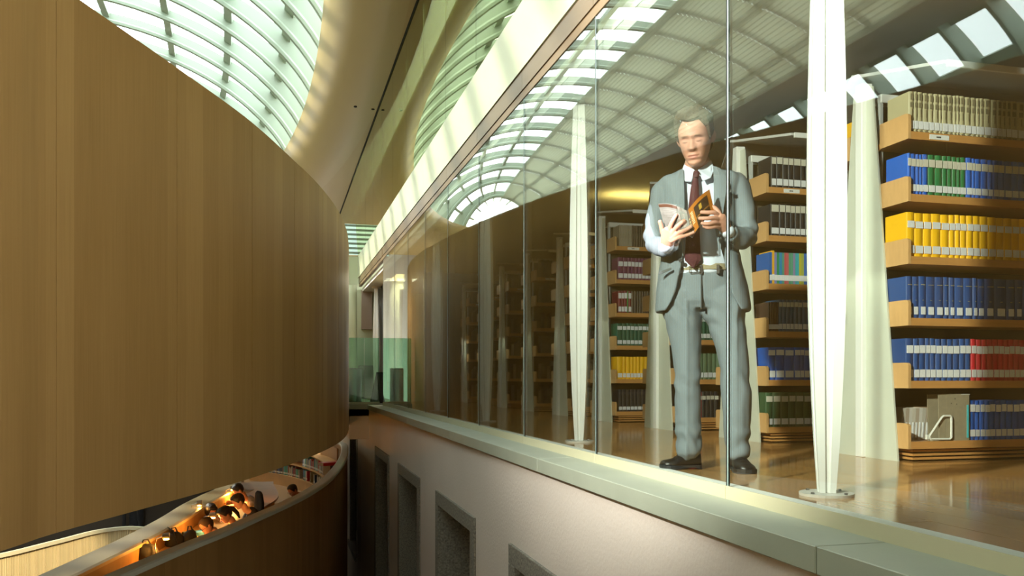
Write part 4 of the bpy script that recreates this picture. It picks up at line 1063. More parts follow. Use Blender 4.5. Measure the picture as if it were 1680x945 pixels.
T = [(1142, 279.5, -.150, .012), (1142.5, 284, -.160, .0175), (1141.5, 290, -.158, .0145), (1141, 292, -.150, .013), (1140, 305, -.166, .019), (1139, 325, -.170, .024), (1137.5, 350, -.172, .029), (1136.5, 385, -.170, .034), (1136.5, 410, -.166, .037), (1136.5, 426, -.163, .039), (1138, 440, -.155, .002)]
rg = []
for px, py, d, hw in T:
    c = Q(px, py, d); rg.append([c + Vector((-hw, .004, 0)), c + Vector((-hw * .5, -.004, 0)), c + Vector((0, -.006, 0)), c + Vector((hw * .5, -.004, 0)), c + Vector((hw, .004, 0)), c + Vector((0, .008, 0))])
tie.loft(rg); tie.build('tie', M_TIE, man, smooth=False)

# ---- trousers
tr = MB()
tr.loft([ell_ring(Q(px, py, d), w_, dd, 36, 2.3) for px, py, d, w_, dd in ((1151, 442, .0, .146, .115), (1151, 455, .0, .158, .120), (1151, 475, .01, .176, .122), (1151, 495, .015, .19, .122), (1151, 508, .02, .16, .11))])
LL = [(1122, 480, .0, .095, .110), (1119, 505, .0, .100, .105), (1121, 530, .0, .090, .100), (1125, 560, .0, .078, .092), (1127, 592, -.005, .068, .080), (1127.5, 625, -.01, .065, .074), (1127.5, 653, .0, .067, .076), (1128.5, 690, .01, .065, .075), (1130, 715, .01, .064, .072), (1130.5, 745, .005, .058, .066)]
LR = [(1180, 480, .0, .098, .112), (1186, 505, .0, .106, .106), (1192, 530, .0, .094, .100), (1198, 560, -.01, .081, .094), (1203, 592, -.02, .074, .083), (1206, 625, -.03, .072, .077), (1208, 653, -.025, .073, .078), (1208.5, 690, -.02, .069, .078), (1209, 715, -.02, .063, .074), (1210, 747, -.03, .054, .066)]
for Lg in (LL, LR): limb(tr, dense([(Q(a, b, c), w_, d_) for a, b, c, w_, d_ in Lg], 4), 28)
to = tr.build('trousers', M_SUIT, man); remeshed(to, .0075, 5)
kn = [Q(1127, 662, 0).z, Q(1208, 662, 0).z]
def tfold(p, n_):
    d = .005 * noise.noise(Vector((p.x * 14, p.y * 9, p.z * 4))) + .003 * noise.noise(Vector((p.x * 30, p.y * 20, p.z * 12)))
    z = p.z
    # rumples above the shoe, at the knee and radiating from the crotch
    for zc_, am, fr_ in ((.13, .006, 60), (.45, .004, 42), (.80, .005, 50)):
        d += am * math.exp(-((z - zc_) / .085) ** 2) * math.sin(fr_ * z + 22 * p.x + 6 * noise.noise(Vector((p.x * 9, p.y * 9, z * 5 + zc_ * 7))))
    # pressed crease on the front of each leg
    for cx in ((Q(1127, 620).x if p.x < 0.0 else Q(1206, 620).x),):
        if n_.y < 0 and z < .86: d += .007 * math.exp(-((p.x - cx) / .010) ** 2)
    return d
sculpt(to, tfold)
belt = MB(); belt.loft([ell_ring(Q(1151.5, 446.5, .0), .152, .127, 40, 2.3), ell_ring(Q(1151.5, 437, .0), .152, .127, 40, 2.3)], cap=False)
bb = belt.build('belt', mat('sand_canvas_belt', (.36, .31, .19), .8, var=.2, vscale=200, bump=.6, bscale=260), man, smooth=True)
MB().tube([Q(1131, 446.5, -.134), Q(1131, 437.5, -.134), Q(1150, 437.5, -.136), Q(1150, 446.5, -.136), Q(1131, 446.5, -.134)], .0025, 6).build('belt_buckle', mat('dark_brass', (.12, .08, .05), .35, .8), man)
for px in (1113, 1150, 1178):
    c = Q(px, 442, -.131); MB().box(c.x - .007, c.x + .007, c.y - .004, c.y + .02, c.z - .022, c.z + .022).build('belt_loop', mat('belt_loop_cloth', (.05, .045, .04), .8), man)
c = Q(1150, 478, -.125); MB().box(c.x - .002, c.x + .002, c.y - .006, c.y + .03, c.z - .085, c.z + .085).build('fly_seam', mat('dark_seam_cloth', (.10, .115, .12), .85), man)  # fly strip in darker cloth than the trousers

# ---- shoes
def shoe(path, sole_h=.022, up=None):
    """path: list of (point on the floor, half width, upper height) from heel to toe"""
    root = empty('shoe', parent=man)
    def sect(p, d, hw, h0, h1, e=2.6, n=18, top=1.0):
        side = Vector((d.y, -d.x, 0)); r = []
        for k in range(n + 1):
            a = math.pi * k / n; r.append(p + side * (-hw * math.copysign(abs(math.cos(a)) ** (2 / e), math.cos(a))) + Vector((0, 0, h0 + (h1 - h0) * abs(math.sin(a)) ** (2 / e) * top)))
        return r
    C = [Vector(p[0]) for p in path]; u = MB(); rg = []
    for i, (p, hw, h) in enumerate(path):
        d = (C[min(i + 1, len(C) - 1)] - C[max(i - 1, 0)]).normalized(); rg.append(sect(C[i], d, hw, sole_h - .002, h))
    u.loft(rg); u.build('upper', M_SHOE, root, smooth=True)
    s_ = MB(); rg = []
    for i, (p, hw, h) in enumerate(path):
        d = (C[min(i + 1, len(C) - 1)] - C[max(i - 1, 0)]).normalized(); side = Vector((d.y, -d.x, 0)); w_ = hw + .006
        z0 = .002 if (i < 3 or i > 5) else .010
        rg.append([C[i] - side * w_ + Vector((0, 0, z0)), C[i] + side * w_ + Vector((0, 0, z0)), C[i] + side * w_ + Vector((0, 0, sole_h)), C[i] - side * w_ + Vector((0, 0, sole_h))])
    s_.loft(rg); s_.build('sole', M_SOLE, root)
    for k in range(4):
        i = 5 + k * .55; a = int(i); t = i - a
        p = C[a].lerp(C[a + 1], t); h = path[a][2] * (1 - t) + path[a + 1][2] * t; d = (C[a + 1] - C[a]).normalized(); side = Vector((d.y, -d.x, 0))
        MB().tube([p - side * .022 + Vector((0, 0, h - .006)), p + Vector((0, 0, h + .003)), p + side * .022 + Vector((0, 0, h - .006))], .0028, 6).build('lace', mat('lace', (.015, .015, .015), .6), root)
    return root
def spath(h, t, prof):
    h, t = Vector(h), Vector(t); return [(h.lerp(t, u), w_, z) for u, w_, z in prof]
PROF = [(0, .012, .055), (.02, .026, .082), (.08, .033, .098), (.2, .035, .102), (.33, .036, .100), (.45, .039, .088), (.56, .044, .070), (.68, .049, .055), (.8, .050, .048), (.9, .044, .046), (.965, .030, .038), (1.0, .010, .026)]
hl = Q(1150, 766, .03); tl_ = Q(1082, 769, -.03); hl.z = tl_.z = 0
shoe(spath(hl, tl_, [(u, w_, z * (1.0)) for u, w_, z in PROF]))
hl = Q(1205, 764, .06); tl_ = Q(1229, 776, -.16); hl.z = tl_.z = 0
hl = Vector((Q(1203, 765, .03).x, .045, 0)); tl_ = Vector((Q(1227, 775, -.16).x, -.185, 0))
shoe(spath(hl, tl_, PROF))

# ---- jacket
jk = MB()
#        y    xl    xr    fl    fr   depth front/back
JZ = [(278, 1117, 1172, 1123, 1168, .085, .085), (284, 1101, 1194, 1122, 1169, .098, .10), (291, 1080, 1214, 1122, 1170, .112, .115), (301, 1076, 1218, 1122, 1171, .122, .125), (320, 1083, 1211, 1122, 1171, .138, .130), (345, 1086, 1209, 1122, 1171, .146, .130), (375, 1087, 1209, 1121, 1173, .150, .125), (405, 1086, 1211, 1121, 1179, .152, .122), (430, 1083, 1216, 1120, 1186, .154, .122), (455, 1079, 1222, 1115, 1191, .157, .128), (480, 1076, 1227, 1109, 1197, .160, .135), (498, 1075, 1230, 1102, 1205, .160, .138), (512, 1075, 1231, 1092, 1216, .160, .138)]
JS = catmull([Vector((a, b, c)) for a, b, c, *_ in JZ], 4); JF = catmull([Vector((a, d, e)) for a, _, _, d, e, *_ in JZ], 4); JD = catmull([Vector((a, f, g)) for a, _, _, _, _, f, g in JZ], 4)
def jring(py, xl, xr, fl, fr, df, db, inset=0.0):
    cx = (xl + xr) / 2; c = Q(cx, py); a = (xr - xl) / 2 / MKX - inset; r = []
    xa = (fl - cx) / MKX; xb = (fr - cx) / MKX
    e = 2.35
    def yf(x, dd): return dd * max(0.0, 1 - min(1, abs(x) / a) ** e) ** (1 / e)
    n = 16
    pts = []
    # from the left front edge round the back to the right front edge
    aa = math.acos(max(-1, min(1, math.copysign(abs(min(.999, max(-.999, xa / a))) ** (e / 2), xa))))
    ab = math.acos(max(-1, min(1, math.copysign(abs(min(.999, max(-.999, xb / a))) ** (e / 2), xb))))
    for k in range(n + 1):
        t = aa + (math.pi - aa) * k / n; ct, st = math.cos(t), math.sin(t)
        pts.append((a * math.copysign(abs(ct) ** (2 / e), ct), -(df - inset) * abs(st) ** (2 / e)))
    for k in range(1, 28):
        t = math.pi + math.pi * k / 28; ct, st = math.cos(t), math.sin(t)
        pts.append((a * math.copysign(abs(ct) ** (2 / e), ct), (db - inset) * abs(st) ** (2 / e)))
    for k in range(n + 1):
        t = 0 + ab * k / n; ct, st = math.cos(t), math.sin(t)
        pts.append((a * math.copysign(abs(ct) ** (2 / e), ct), -(df - inset) * abs(st) ** (2 / e)))
    return [Vector((c.x + x, y, c.z)) for x, y in pts]
ro, ri = [], []
for s_, f_, d_ in zip(JS, JF, JD):
    ro.append(jring(s_.x, s_.y, s_.z, f_.y, f_.z, d_.y, d_.z)); ri.append(jring(s_.x, s_.y, s_.z, f_.y, f_.z, d_.y, d_.z, .020))
# closed strip per ring: outer then inner reversed
jk.loft([a + b[::-1] for a, b in zip(ro, ri)])
SLV = [[(Q(1092, 304, .0), .050, .060), (Q(1085, 311, .0), .054, .068), (Q(1080, 336, .0), .054, .066), (Q(1075, 366, -.01), .054, .062), (Q(1073, 388, -.035), .055, .058), (Q(1077, 399, -.09), .052, .054), (Q(1085, 403, -.16), .047, .046), (Q(1091, 404, -.205), .044, .041)],
       [(Q(1203, 300, .0), .050, .060), (Q(1211, 306, .0), .055, .068), (Q(1217, 332, .0), .056, .066), (Q(1222, 362, -.01), .056, .062), (Q(1224, 386, -.035), .056, .058), (Q(1217, 393, -.10), .053, .054), (Q(1204, 388, -.17), .047, .046), (Q(1196, 384, -.215), .044, .041)]]
for sl in SLV: limb(jk, dense([(a, b, c) for a, b, c in sl], 4), 26)
jo = jk.build('jacket', M_SUIT, man); remeshed(jo, .0068, 4)
def jfold(p, n_):
    d = .006 * noise.noise(Vector((p.x * 10, p.y * 10, p.z * 4 + 3))) + .003 * noise.noise(Vector((p.x * 28, p.y * 20, p.z * 14)))
    for e_ in (ELL, ELR):
        q = (p - e_).length
        if q < .16: d += .008 * math.exp(-(q / .085) ** 2) * math.sin(75 * (p.z - e_.z) + 30 * p.y + 20 * p.x)
    for s_ in (SHL, SHR):
        q = (p - s_).length
        if q < .2: d += .004 * math.exp(-(q / .1) ** 2) * math.sin(60 * p.x + 25 * p.z)
    return d
sculpt(jo, jfold)
def flap(name, pts, d_off, m, th=.006, parent=man, bevel=.001):
    P = [Q(*p) for p in pts]; n = len(P); R = [p + Vector((0, th, 0)) for p in P]
    mb = MB(); mb.add(P + R, [tuple(range(n)), tuple(range(2 * n - 1, n - 1, -1))] + [(i, (i + 1) % n, (i + 1) % n + n, i + n) for i in range(n)])
    return mb.build(name, m, parent, bevel=bevel)
# lapels as ribbons that follow the chest
def lapel(edge, outer):
    mb = MB(); rg = []
    for (a, b, d), (a2, b2, d2) in zip(edge, outer):
        p, q = Q(a, b, d), Q(a2, b2, d2); m_ = p.lerp(q, .5) + Vector((0, -.004, 0))
        rg.append([p, m_, q, q + Vector((0, .010, 0)), m_ + Vector((0, .010, 0)), p + Vector((0, .010, 0))])
    mb.loft(rg); return mb.build('lapel', M_SUIT, man, smooth=False)
lapel([(1121, 276, -.100), (1121.5, 290, -.135), (1122, 303, -.150), (1123, 330, -.166), (1122, 370, -.172), (1121, 420, -.170)],
      [(1112, 279, -.105), (1103, 290, -.125), (1100, 302, -.136), (1104, 325, -.160), (1112, 365, -.172), (1120, 421, -.171)])
lapel([(1170, 273, -.100), (1170.5, 288, -.135), (1171, 303, -.150), (1171, 330, -.166), (1173, 372, -.172), (1180, 420, -.170)],
      [(1181, 277, -.105), (1190, 288, -.125), (1193, 300, -.136), (1190, 323, -.160), (1184, 365, -.172), (1182, 421, -.171)])
for px, py in ((1116, 426),):
    c = Q(px, py, -.166); MB().tube([c, c + Vector((0, -.008, 0))], .0095, 14).build('jacket_button', mat('dark_horn', (.02, .018, .016), .3), man)
flap('pocket_flap', [(1080, 444, -.155), (1101, 437, -.165), (1101, 441, -.166), (1080, 449, -.156)], 0, mat('pocket_edge_cloth', (.09, .10, .10), .85))
flap('breast_pocket', [(1182, 316, -.146), (1200, 312, -.130), (1200, 317, -.132), (1182, 321, -.148)], 0, mat('pocket_edge_cloth', (.09, .10, .10), .85), th=.004)
for j in range(4):
    c = Q(1199 + j * 2.6, 396 + j * .9, -.205 + .02 * j); MB().tube([c, c + Vector((0, -.02, -.012))], .0055, 8).build('cuff_button', mat('dark_horn', (.02, .018, .016), .3), man)
# shirt cuffs
for a, b, c_ in ((Q(1090.5, 406, -.195), Q(1092, 399.5, -.246), .036), (Q(1196.5, 384.5, -.205), Q(1192, 379.5, -.256), .035)):
    cu = MB(); limb(cu, [(a, c_, c_ * .92), (b, c_ * .94, c_ * .84)], 22); cu.build('shirt_cuff', M_SHIRT, man, smooth=True)

# ---------------------------------------------------------------- the open book in his hands (a thing of its own)
ob = tag(empty('open_book', MLOC, MROT), 'open paperback with orange cover held in both hands of the standing person', 'book')
def leaf(name, c00, c10, c01, c11, bow, th, m, parent=ob, n=12, shift=0.0):
    """c00 spine bottom, c10 fore edge bottom, c01 spine top, c11 fore edge top; bows towards the viewer"""
    r = []
    for i in range(n + 1):
        u = i / n; a = c00.lerp(c10, u); b = c01.lerp(c11, u); o = Vector((0, -bow * math.sin(math.pi * u) + shift, 0)); lift = Vector((0, 0, bow * .55 * math.sin(math.pi * u)))
        a = a + o + lift; b = b + o + lift
        r.append([a, b, b + Vector((0, th, 0)), a + Vector((0, th, 0))])
    return MB().loft(r).build(name, m, parent, smooth=False)
M_PG = mat('page_white', (.80, .79, .75), .7)
M_OR = mat('orange_cover', (.50, .17, .02), .35)
M_GC = mat('grey_photo_cover', (.15, .145, .125), .5, var=.3, vscale=14, stretch=(1, 1, 3))
lb, lf, ltp, lft = Q(1136, 389, -.345), Q(1091, 374, -.27), Q(1126, 344, -.340), Q(1079, 331, -.265)
rb_, rf, rtp, rft = Q(1140, 381, -.345), Q(1172, 347, -.27), Q(1129, 343, -.340), Q(1164, 311, -.265)
leaf('left_cover', lb, lf, ltp, lft, .018, .0012, M_GC)
leaf('left_pages', lb, lf, ltp, lft, .018, .020, M_PG, shift=.0013)
leaf('right_cover', rb_, rf, rtp, rft, .014, .0012, M_OR)
leaf('right_pages', rb_, rf, rtp, rft, .014, .016, M_PG, shift=.0013)
sp = MB(); sp.loft([[lb + Vector((0, .001, 0)), rb_ + Vector((0, .001, 0)), rb_ + Vector((0, .02, 0)), lb + Vector((0, .02, 0))], [ltp + Vector((0, .001, 0)), rtp + Vector((0, .001, 0)), rtp + Vector((0, .02, 0)), ltp + Vector((0, .02, 0))]])
sp.build('spine', mat('brown_spine', (.08, .035, .018), .4), ob)
def patch(name, side, u0, u1, v0, v1, m, bow, parent=ob, n=6):
    c00, c10, c01, c11 = side; r = []
    for i in range(n + 1):
        u = u0 + (u1 - u0) * i / n; a0 = c00.lerp(c10, u); b0 = c01.lerp(c11, u); o = Vector((0, -bow * math.sin(math.pi * u) - .0010, bow * .55 * math.sin(math.pi * u)))
        a = a0.lerp(b0, v0) + o; b = a0.lerp(b0, v1) + o
        r.append([a, b, b + Vector((0, .0008, 0)), a + Vector((0, .0008, 0))])
    return MB().loft(r).build(name, m, parent)
RS, LS = (rb_, rf, rtp, rft), (lb, lf, ltp, lft)
M_PH = mat('dark_cover_photo', (.035, .02, .012), .35, var=.8, vscale=30)
patch('cover_photo', RS, .20, .84, .0, .84, M_PH, .014)
patch('photo_highlight', RS, .40, .52, .52, .74, mat('amber_window', (.55, .33, .05), .4), .0148)
patch('photo_beam', RS, .20, .84, .34, .40, mat('photo_brown', (.28, .12, .03), .4), .0150)
patch('cover_band', LS, .0, 1.0, .86, .97, mat('brown_spine', (.08, .035, .018), .4), .018)
M_TX = mat('pale_cover_print', (.75, .62, .35), .5)
for k in range(7):
    patch('title_letter', RS, .03 + .012 * (k % 2), .13, .30 + .075 * k, .30 + .075 * k + .045, M_TX, .0150, n=2)
for k in range(4):
    patch('spine_letter', (lb, rb_, ltp, rtp), .3, .7, .25 + .11 * k, .25 + .11 * k + .07, mat('amber_window', (.55, .33, .05), .4), .002, n=2)
for k in range(5):
    patch('blurb_line', LS, .30, .88 - .1 * (k == 4), .74 - .06 * k, .755 - .06 * k, mat('faint_print', (.25, .24, .22), .5), .0184, n=4)
# ---------------------------------------------------------------- reading gallery below: desk, lamps, readers, shelves
M_DESK = mat('honey_desk', (.62, .36, .12), .4, var=.08, vscale=3)
DZT = -1.77
dk = tag(empty('reading_desk'), 'long honey coloured reading desk curving along the inner parapet', 'desk')
DI = [p for p in resample(INC, at=[arclen(INC)[-1] * (.08 + .66 * k / 50) for k in range(51)])]
A_, B_ = offset(DI, .01), offset(DI, .70)
MB().loft([[Vector((p.x, p.y, DZT - .035)), Vector((q.x, q.y, DZT - .035)), Vector((q.x, q.y, DZT)), Vector((p.x, p.y, DZT))] for p, q in zip(A_, B_)]).build('desk_top', M_DESK, dk)
for i in range(3, 50, 6):
    p, q = A_[i], B_[i]; d = (A_[i + 1] - A_[i]).normalized() * .02
    MB().loft([[p.lerp(q, .05) - d + Vector((0, 0, LFZ)), p.lerp(q, .9) - d + Vector((0, 0, LFZ)), p.lerp(q, .9) + d + Vector((0, 0, LFZ)), p.lerp(q, .05) + d + Vector((0, 0, LFZ))], [p.lerp(q, .05) - d + Vector((0, 0, DZT - .035)), p.lerp(q, .9) - d + Vector((0, 0, DZT - .035)), p.lerp(q, .9) + d + Vector((0, 0, DZT - .035)), p.lerp(q, .05) + d + Vector((0, 0, DZT - .035))]]).build('desk_support', M_DESK, dk)
def desk_lamp(p, label, watts):
    r = tag(empty('desk_lamp', p), label, 'lamp', 'warm lamps on the reading desk')
    MB().tube([(0, 0, 0), (0, 0, .015)], .07, 16).build('base', mat('lamp_steel', (.3, .28, .24), .3, .9), r)
    MB().tube([(0, 0, .015), (-.03, .02, .16), (-.01, .02, .26), (.10, 0, .30)], .008, 8).build('arm', mat('lamp_steel', (.3, .28, .24), .3, .9), r)
    MB().tube([(.06, 0, .29), (.14, 0, .29)], [.035, .045], 12).build('lamp_shade', mat('lamp_steel', (.3, .28, .24), .3, .9), r)
    MB().tube([(.10, 0, .245), (.10, 0, .262)], [.03, .026], 12).build('bulb', mat('warm_bulb', (1, .7, .3), .5, emit=(1, .48, .08), estr=30), r)
    l = lamp('desk_lamp_light', 'POINT', Vector(p) + Vector((.10, 0, .20)), Vector(p), watts, (1.0, .42, .07), shadow_soft_size=.04)
for (px, py, zc, lb_, wt) in ((336, 868, 12.2, 'glowing warm desk lamp in front of the shaven-headed reader', 26), (316, 852, 13.4, 'warm desk lamp farther along behind the blue book', 18), (372, 815, 15.2, 'warm desk lamp near the reader in the grey top', 20), (258, 900, 10.6, 'warm desk lamp near the dark bag at the near end of the desk', 20)):
    a = (px - 840) / F; xc = a * zc
    desk_lamp((xc * CT + zc * ST, zc * CT - xc * ST, DZT), lb_, wt)

def reader(px, py, zc, face, top, hair, hairm, label, pony=False, glasses=False, skin=None, female=False, lean=.16, cat='person'):
    """seated figure; px, py is the crown of the head, face is the heading in degrees (0 = +x)"""
    a = (px - 840) / F; xc = a * zc; C = Vector((xc * CT + zc * ST, zc * CT - xc * ST, CZ + (HZ - py) / F * zc))
    root = tag(empty('person', (C.x, C.y, LFZ), math.radians(face + 90)), label, 'person', None)
    H = C.z - LFZ                                        # crown above the floor; figure looks along local -y
    b = MB(); hs = .90
    M = Matrix.Translation(Vector((0, 0, H - .255))) @ Matrix.Rotation(math.radians(32), 4, 'X') @ Matrix.Scale(hs, 4)
    b.loft([[M @ head_pt(h, 2 * math.pi * k / 40) for k in range(40)] for h in [.002 + .99 * i / 35 for i in range(36)]])
    for s in (-1, 1): b.loft([[M @ (Vector((s * (.072 + .01 * math.sin(math.pi * t)), .012 + (.004 + .012 * math.sin(math.pi * t)) * math.sin(q), .40 * HH + .055 * t)) + Vector((s * .004 * math.cos(q), 0, 0))) for q in [math.pi * k / 4 for k in range(8)]] for t in [i / 5 for i in range(6)]])
    nk = Vector((0, .06, H - .30)); sy = lean + .02; Z = H / 1.28
    sh_z = H - .36
    limb(b, P3((Vector((0, .02, H - .22)), .05, .05), (nk, .052, .052), (Vector((0, sy - .04, sh_z + .02)), .09, .06), (Vector((0, sy, sh_z - .08)), .14, .09), (Vector((0, sy + .04, .55)), .13, .10), (Vector((0, sy + .05, .44)), .15, .12)), 18)
    armp = []
    for s in (-1, 1):
        S_ = Vector((s * .17, sy - .02, sh_z - .02)); E_ = Vector((s * .24, sy - .14, sh_z - .27)); W_ = Vector((s * .09, -.16, .80))
        armp.append((S_, E_, W_)); limb(b, P3((S_, .04, .04), (E_, .034, .034), (W_, .025, .022)), 10)
        limb(b, P3((W_, .026, .018), (W_.lerp(Vector((s * .05, -.25, .785)), .5), .038, .015), (Vector((s * .05, -.25, .785)), .034, .013)), 10)
        for f_ in range(4):
            o_ = Vector((s * (.022 + .018 * f_), -.25, .787)); limb(b, P3((o_, .0085, .008), (o_ + Vector((0, -.045, .004)), .008, .0075), (o_ + Vector((0, -.08 + .006 * abs(f_ - 1), -.006)), .0065, .006)), 8)
        o_ = Vector((s * .02, -.20, .79)); limb(b, P3((o_ + Vector((s * .02, .02, 0)), .010, .009), (o_ + Vector((-s * .015, -.02, .0)), .009, .008), (o_ + Vector((-s * .025, -.055, -.004)), .0075, .007)), 8)
        limb(b, P3((Vector((s * .09, sy + .04, .46)), .08, .07), (Vector((s * .10, sy - .36, .48)), .06, .055), (Vector((s * .10, sy - .38, .25)), .045, .045), (Vector((s * .10, sy - .34, .06)), .035, .035)), 10)
        limb(b, P3((Vector((s * .10, sy - .30, .05)), .04, .04), (Vector((s * .10, sy - .45, .035)), .035, .025)), 8)
    o = b.build('body', skin or M_SKIN, root); remeshed(o, .0075, 1)
    t = MB()
    limb(t, P3((Vector((0, sy - .05, sh_z + .055)), .075, .07), (Vector((0, sy - .02, sh_z + .01)), .14, .085), (Vector((0, sy, sh_z - .08)), .175, .115), (Vector((0, sy + .04, .60)), .155, .125), (Vector((0, sy + .05, .43)), .165, .14)), 20)
    for S_, E_, W_ in armp: limb(t, P3((S_ + Vector((0, 0, .005)), .058, .06), (E_, .050, .050), (E_.lerp(W_, .85), .036, .034)), 12)
    o = t.build('jumper', top, root); remeshed(o, .012, 2); sculpt(o, folds(.010, 9, 7, px))
    hb_ = MB(); rr = []
    for i in range(14):
        ring = []
        for k in range(36):
            a_ = 2 * math.pi * k / 36; h0 = hairline(a_)
            if female: h0 = min(h0, .80) if abs((a_ + math.pi) % (2 * math.pi) - math.pi) < .8 else .12
            t_ = i / 13; h = h0 + (1 - h0) * t_; th = .004 if hair == 'short' else .022
            p = head_pt(min(h, .998), a_, .003 + th * min(1, t_ * 5 + .2)); p += (p - Vector((0, 0, .13))).normalized() * noise.noise(p * 60) * (.001 if hair == 'short' else .007)
            ring.append(M @ p)
        rr.append(ring)
    hb_.loft(rr, cap=False); n0 = len(hb_.v) - 36; hb_.v.append(sum(rr[-1], Vector()) / 36)
    for k in range(36): hb_.f.append((n0 + k, n0 + (k + 1) % 36, len(hb_.v) - 1))
    hb_.build('hair', hairm, root, smooth=True)
    if pony:
        pt = MB(); limb(pt, P3((M @ Vector((0, .10, .17)), .03, .03), (M @ Vector((0, .15, .13)), .034, .034), (M @ Vector((0, .17, .02)), .026, .028), (M @ Vector((0, .16, -.06)), .010, .012)), 12); pt.build('ponytail', hairm, root, smooth=True)
    if glasses:
        g = MB()
        for s in (-1, 1):
            c = Vector((s * .032, -.098, .49 * HH)); ps = [M @ (c + Vector((.021 * math.cos(q), .0, .015 * math.sin(q)))) for q in [2 * math.pi * k / 14 for k in range(15)]]
            g.tube(ps, .0022, 5)
            g.tube([M @ (c + Vector((s * .021, 0, .004))), M @ Vector((s * .078, .01, .5 * HH))], .002, 5)
        g.tube([M @ Vector((-.011, -.1, .5 * HH)), M @ Vector((.011, -.1, .5 * HH))], .002, 5)
        g.build('glasses', mat('black_frame', (.01, .01, .01), .3), root)
    return root
M_BLKC = mat('black_cloth', (.012, .012, .014), .85); M_DHAIR = mat('dark_hair', (.014, .010, .008), .4, bump=.5, bscale=120)
M_SHAV = mat('cropped_brown_hair', (.09, .055, .03), .7); M_GRY = mat('grey_top', (.36, .34, .32), .8); M_LBL = mat('light_blue_top', (.35, .45, .55), .8)
reader(347, 841, 11.2, 205, M_BLKC, 'short', M_SHAV, 'shaven-headed reader with glasses in black leaning over the lamplit desk', glasses=True)
reader(376, 825, 12.2, 205, M_BLKC, 'long', M_DHAIR, 'reader in black with dark hair in a ponytail, behind the shaven-headed one', pony=True)
reader(397, 805, 13.3, 200, M_BLKC, 'long', M_DHAIR, 'reader in a black jacket with bushy dark curls, third along the desk')
reader(343, 821, 13.6, 300, M_LBL, 'long', M_DHAIR, 'dark haired reader in light blue with back towards the lamps', female=True)
reader(396, 789, 15.2, 195, M_GRY, 'long', M_DHAIR, 'reader in a light grey top, farthest along the desk')
reader(485, 789, 15.2, 215, mat('red_top', (.35, .06, .04), .8), 'short', M_DHAIR, 'reader with glasses and cropped dark hair peering over the handrail', glasses=True)
def PZ(px, py, z): return W(px, py, z=z)
def chair(px, py, zt, face, label):
    c = PZ(px, py, zt); r = tag(empty('chair', (c.x, c.y, LFZ), math.radians(face + 90)), label, 'chair')
    bk = MB(); bk.loft([ell_ring((0, .0, z), w_, d_, 16, 3) for z, w_, d_ in ((.50, .19, .03), (.70, .21, .035), (.95, .20, .035), (1.08, .15, .03), (1.12, .08, .02))]); bk.build('backrest', M_BLKC, r, smooth=True)
    MB().box(-.22, .22, -.44, .0, .44, .50).build('seat', M_BLKC, r, bevel=.015)
    for x in (-.2, .2):
        for y in (-.40, -.03): MB().tube([(x, y, .44), (x, y, .0)], .014, 8).build('leg', mat('lamp_steel', (.3, .28, .24), .3, .9), r)
chair(425, 813, -1.45, 200, 'black high-backed chair behind the reader with bushy curls')
# things on the desk
lt = tag(empty('laptop', PZ(302, 893, DZT) + Vector((0, 0, .001)), math.radians(110)), 'open laptop standing on the desk near the blue book', 'laptop')
MB().box(-.16, .16, -.11, .11, 0, .016).build('keyboard_base', mat('laptop_grey', (.25, .25, .26), .4), lt)
MB().loft([[Vector((-.16, .11, .016)), Vector((.16, .11, .016)), Vector((.16, .118, .016)), Vector((-.16, .118, .016))], [Vector((-.16, .17, .23)), Vector((.16, .17, .23)), Vector((.16, .178, .23)), Vector((-.16, .178, .23))]]).build('lid', mat('black_board', (.012, .012, .013), .35), lt)
c = PZ(320, 878, DZT); bb_ = tag(empty('book', c + Vector((0, 0, .001)), math.radians(20)), 'thick blue book lying flat on the lamplit desk', 'book')
MB().box(-.15, .15, -.10, .10, 0, .05).build('cover', mat('sky_blue_cover', (.05, .22, .42), .5), bb_, bevel=.004)
MB().box(-.145, .152, -.097, .097, .006, .044).build('pages', M_PAGE, bb_)
def bag(px, py, sx, label):
    c = PZ(px, py, DZT); r = tag(empty('bag', c, math.radians(30)), label, 'bag', None)
    g = MB(); g.loft([ell_ring((0, 0, z), sx * w_, sx * w_ * .6, 18, 2.8) for z, w_ in ((.0, .8), (.03, 1), (.10, 1.0), (.16, .8), (.19, .35))]); o = g.build('body', M_BLKC, r, smooth=True); sculpt(o, folds(.02, 12, 12, px))
    MB().tube([(-sx * .5, 0, .15), (-sx * .2, .02, .24), (sx * .2, .02, .24), (sx * .5, 0, .15)], .009, 8).build('handle', M_BLKC, r)
bag(286, 896, .12, 'crumpled black bag lying beside the laptop'); bag(240, 918, .14, 'dark bag at the near end of the lamplit desk'); bag(312, 893, .09, 'small black bag right of the laptop')
for j, (px, py, c_) in enumerate(((372, 822, (.75, .72, .6)), (384, 828, (.7, .72, .75)), (368, 813, (.8, .75, .6)), (400, 806, (.72, .7, .62)))):
    c = PZ(px, py, DZT + .002); pp = tag(empty('paper_sheet', c, math.radians(25 * j)), ['open pale pages in front of the reader with curls', 'white sheets beside the ponytailed reader', 'cream sheets under the far warm lamp', 'loose white paper near the reader in grey'][j], 'paper')
    MB().box(-.2, .0, -.14, .14, 0, .006).build('sheet', mat('paper%d' % j, c_, .7), pp); MB().box(.004, .2, -.14, .14, 0, .008).build('sheet', mat('paper%d' % j, c_, .7), pp)

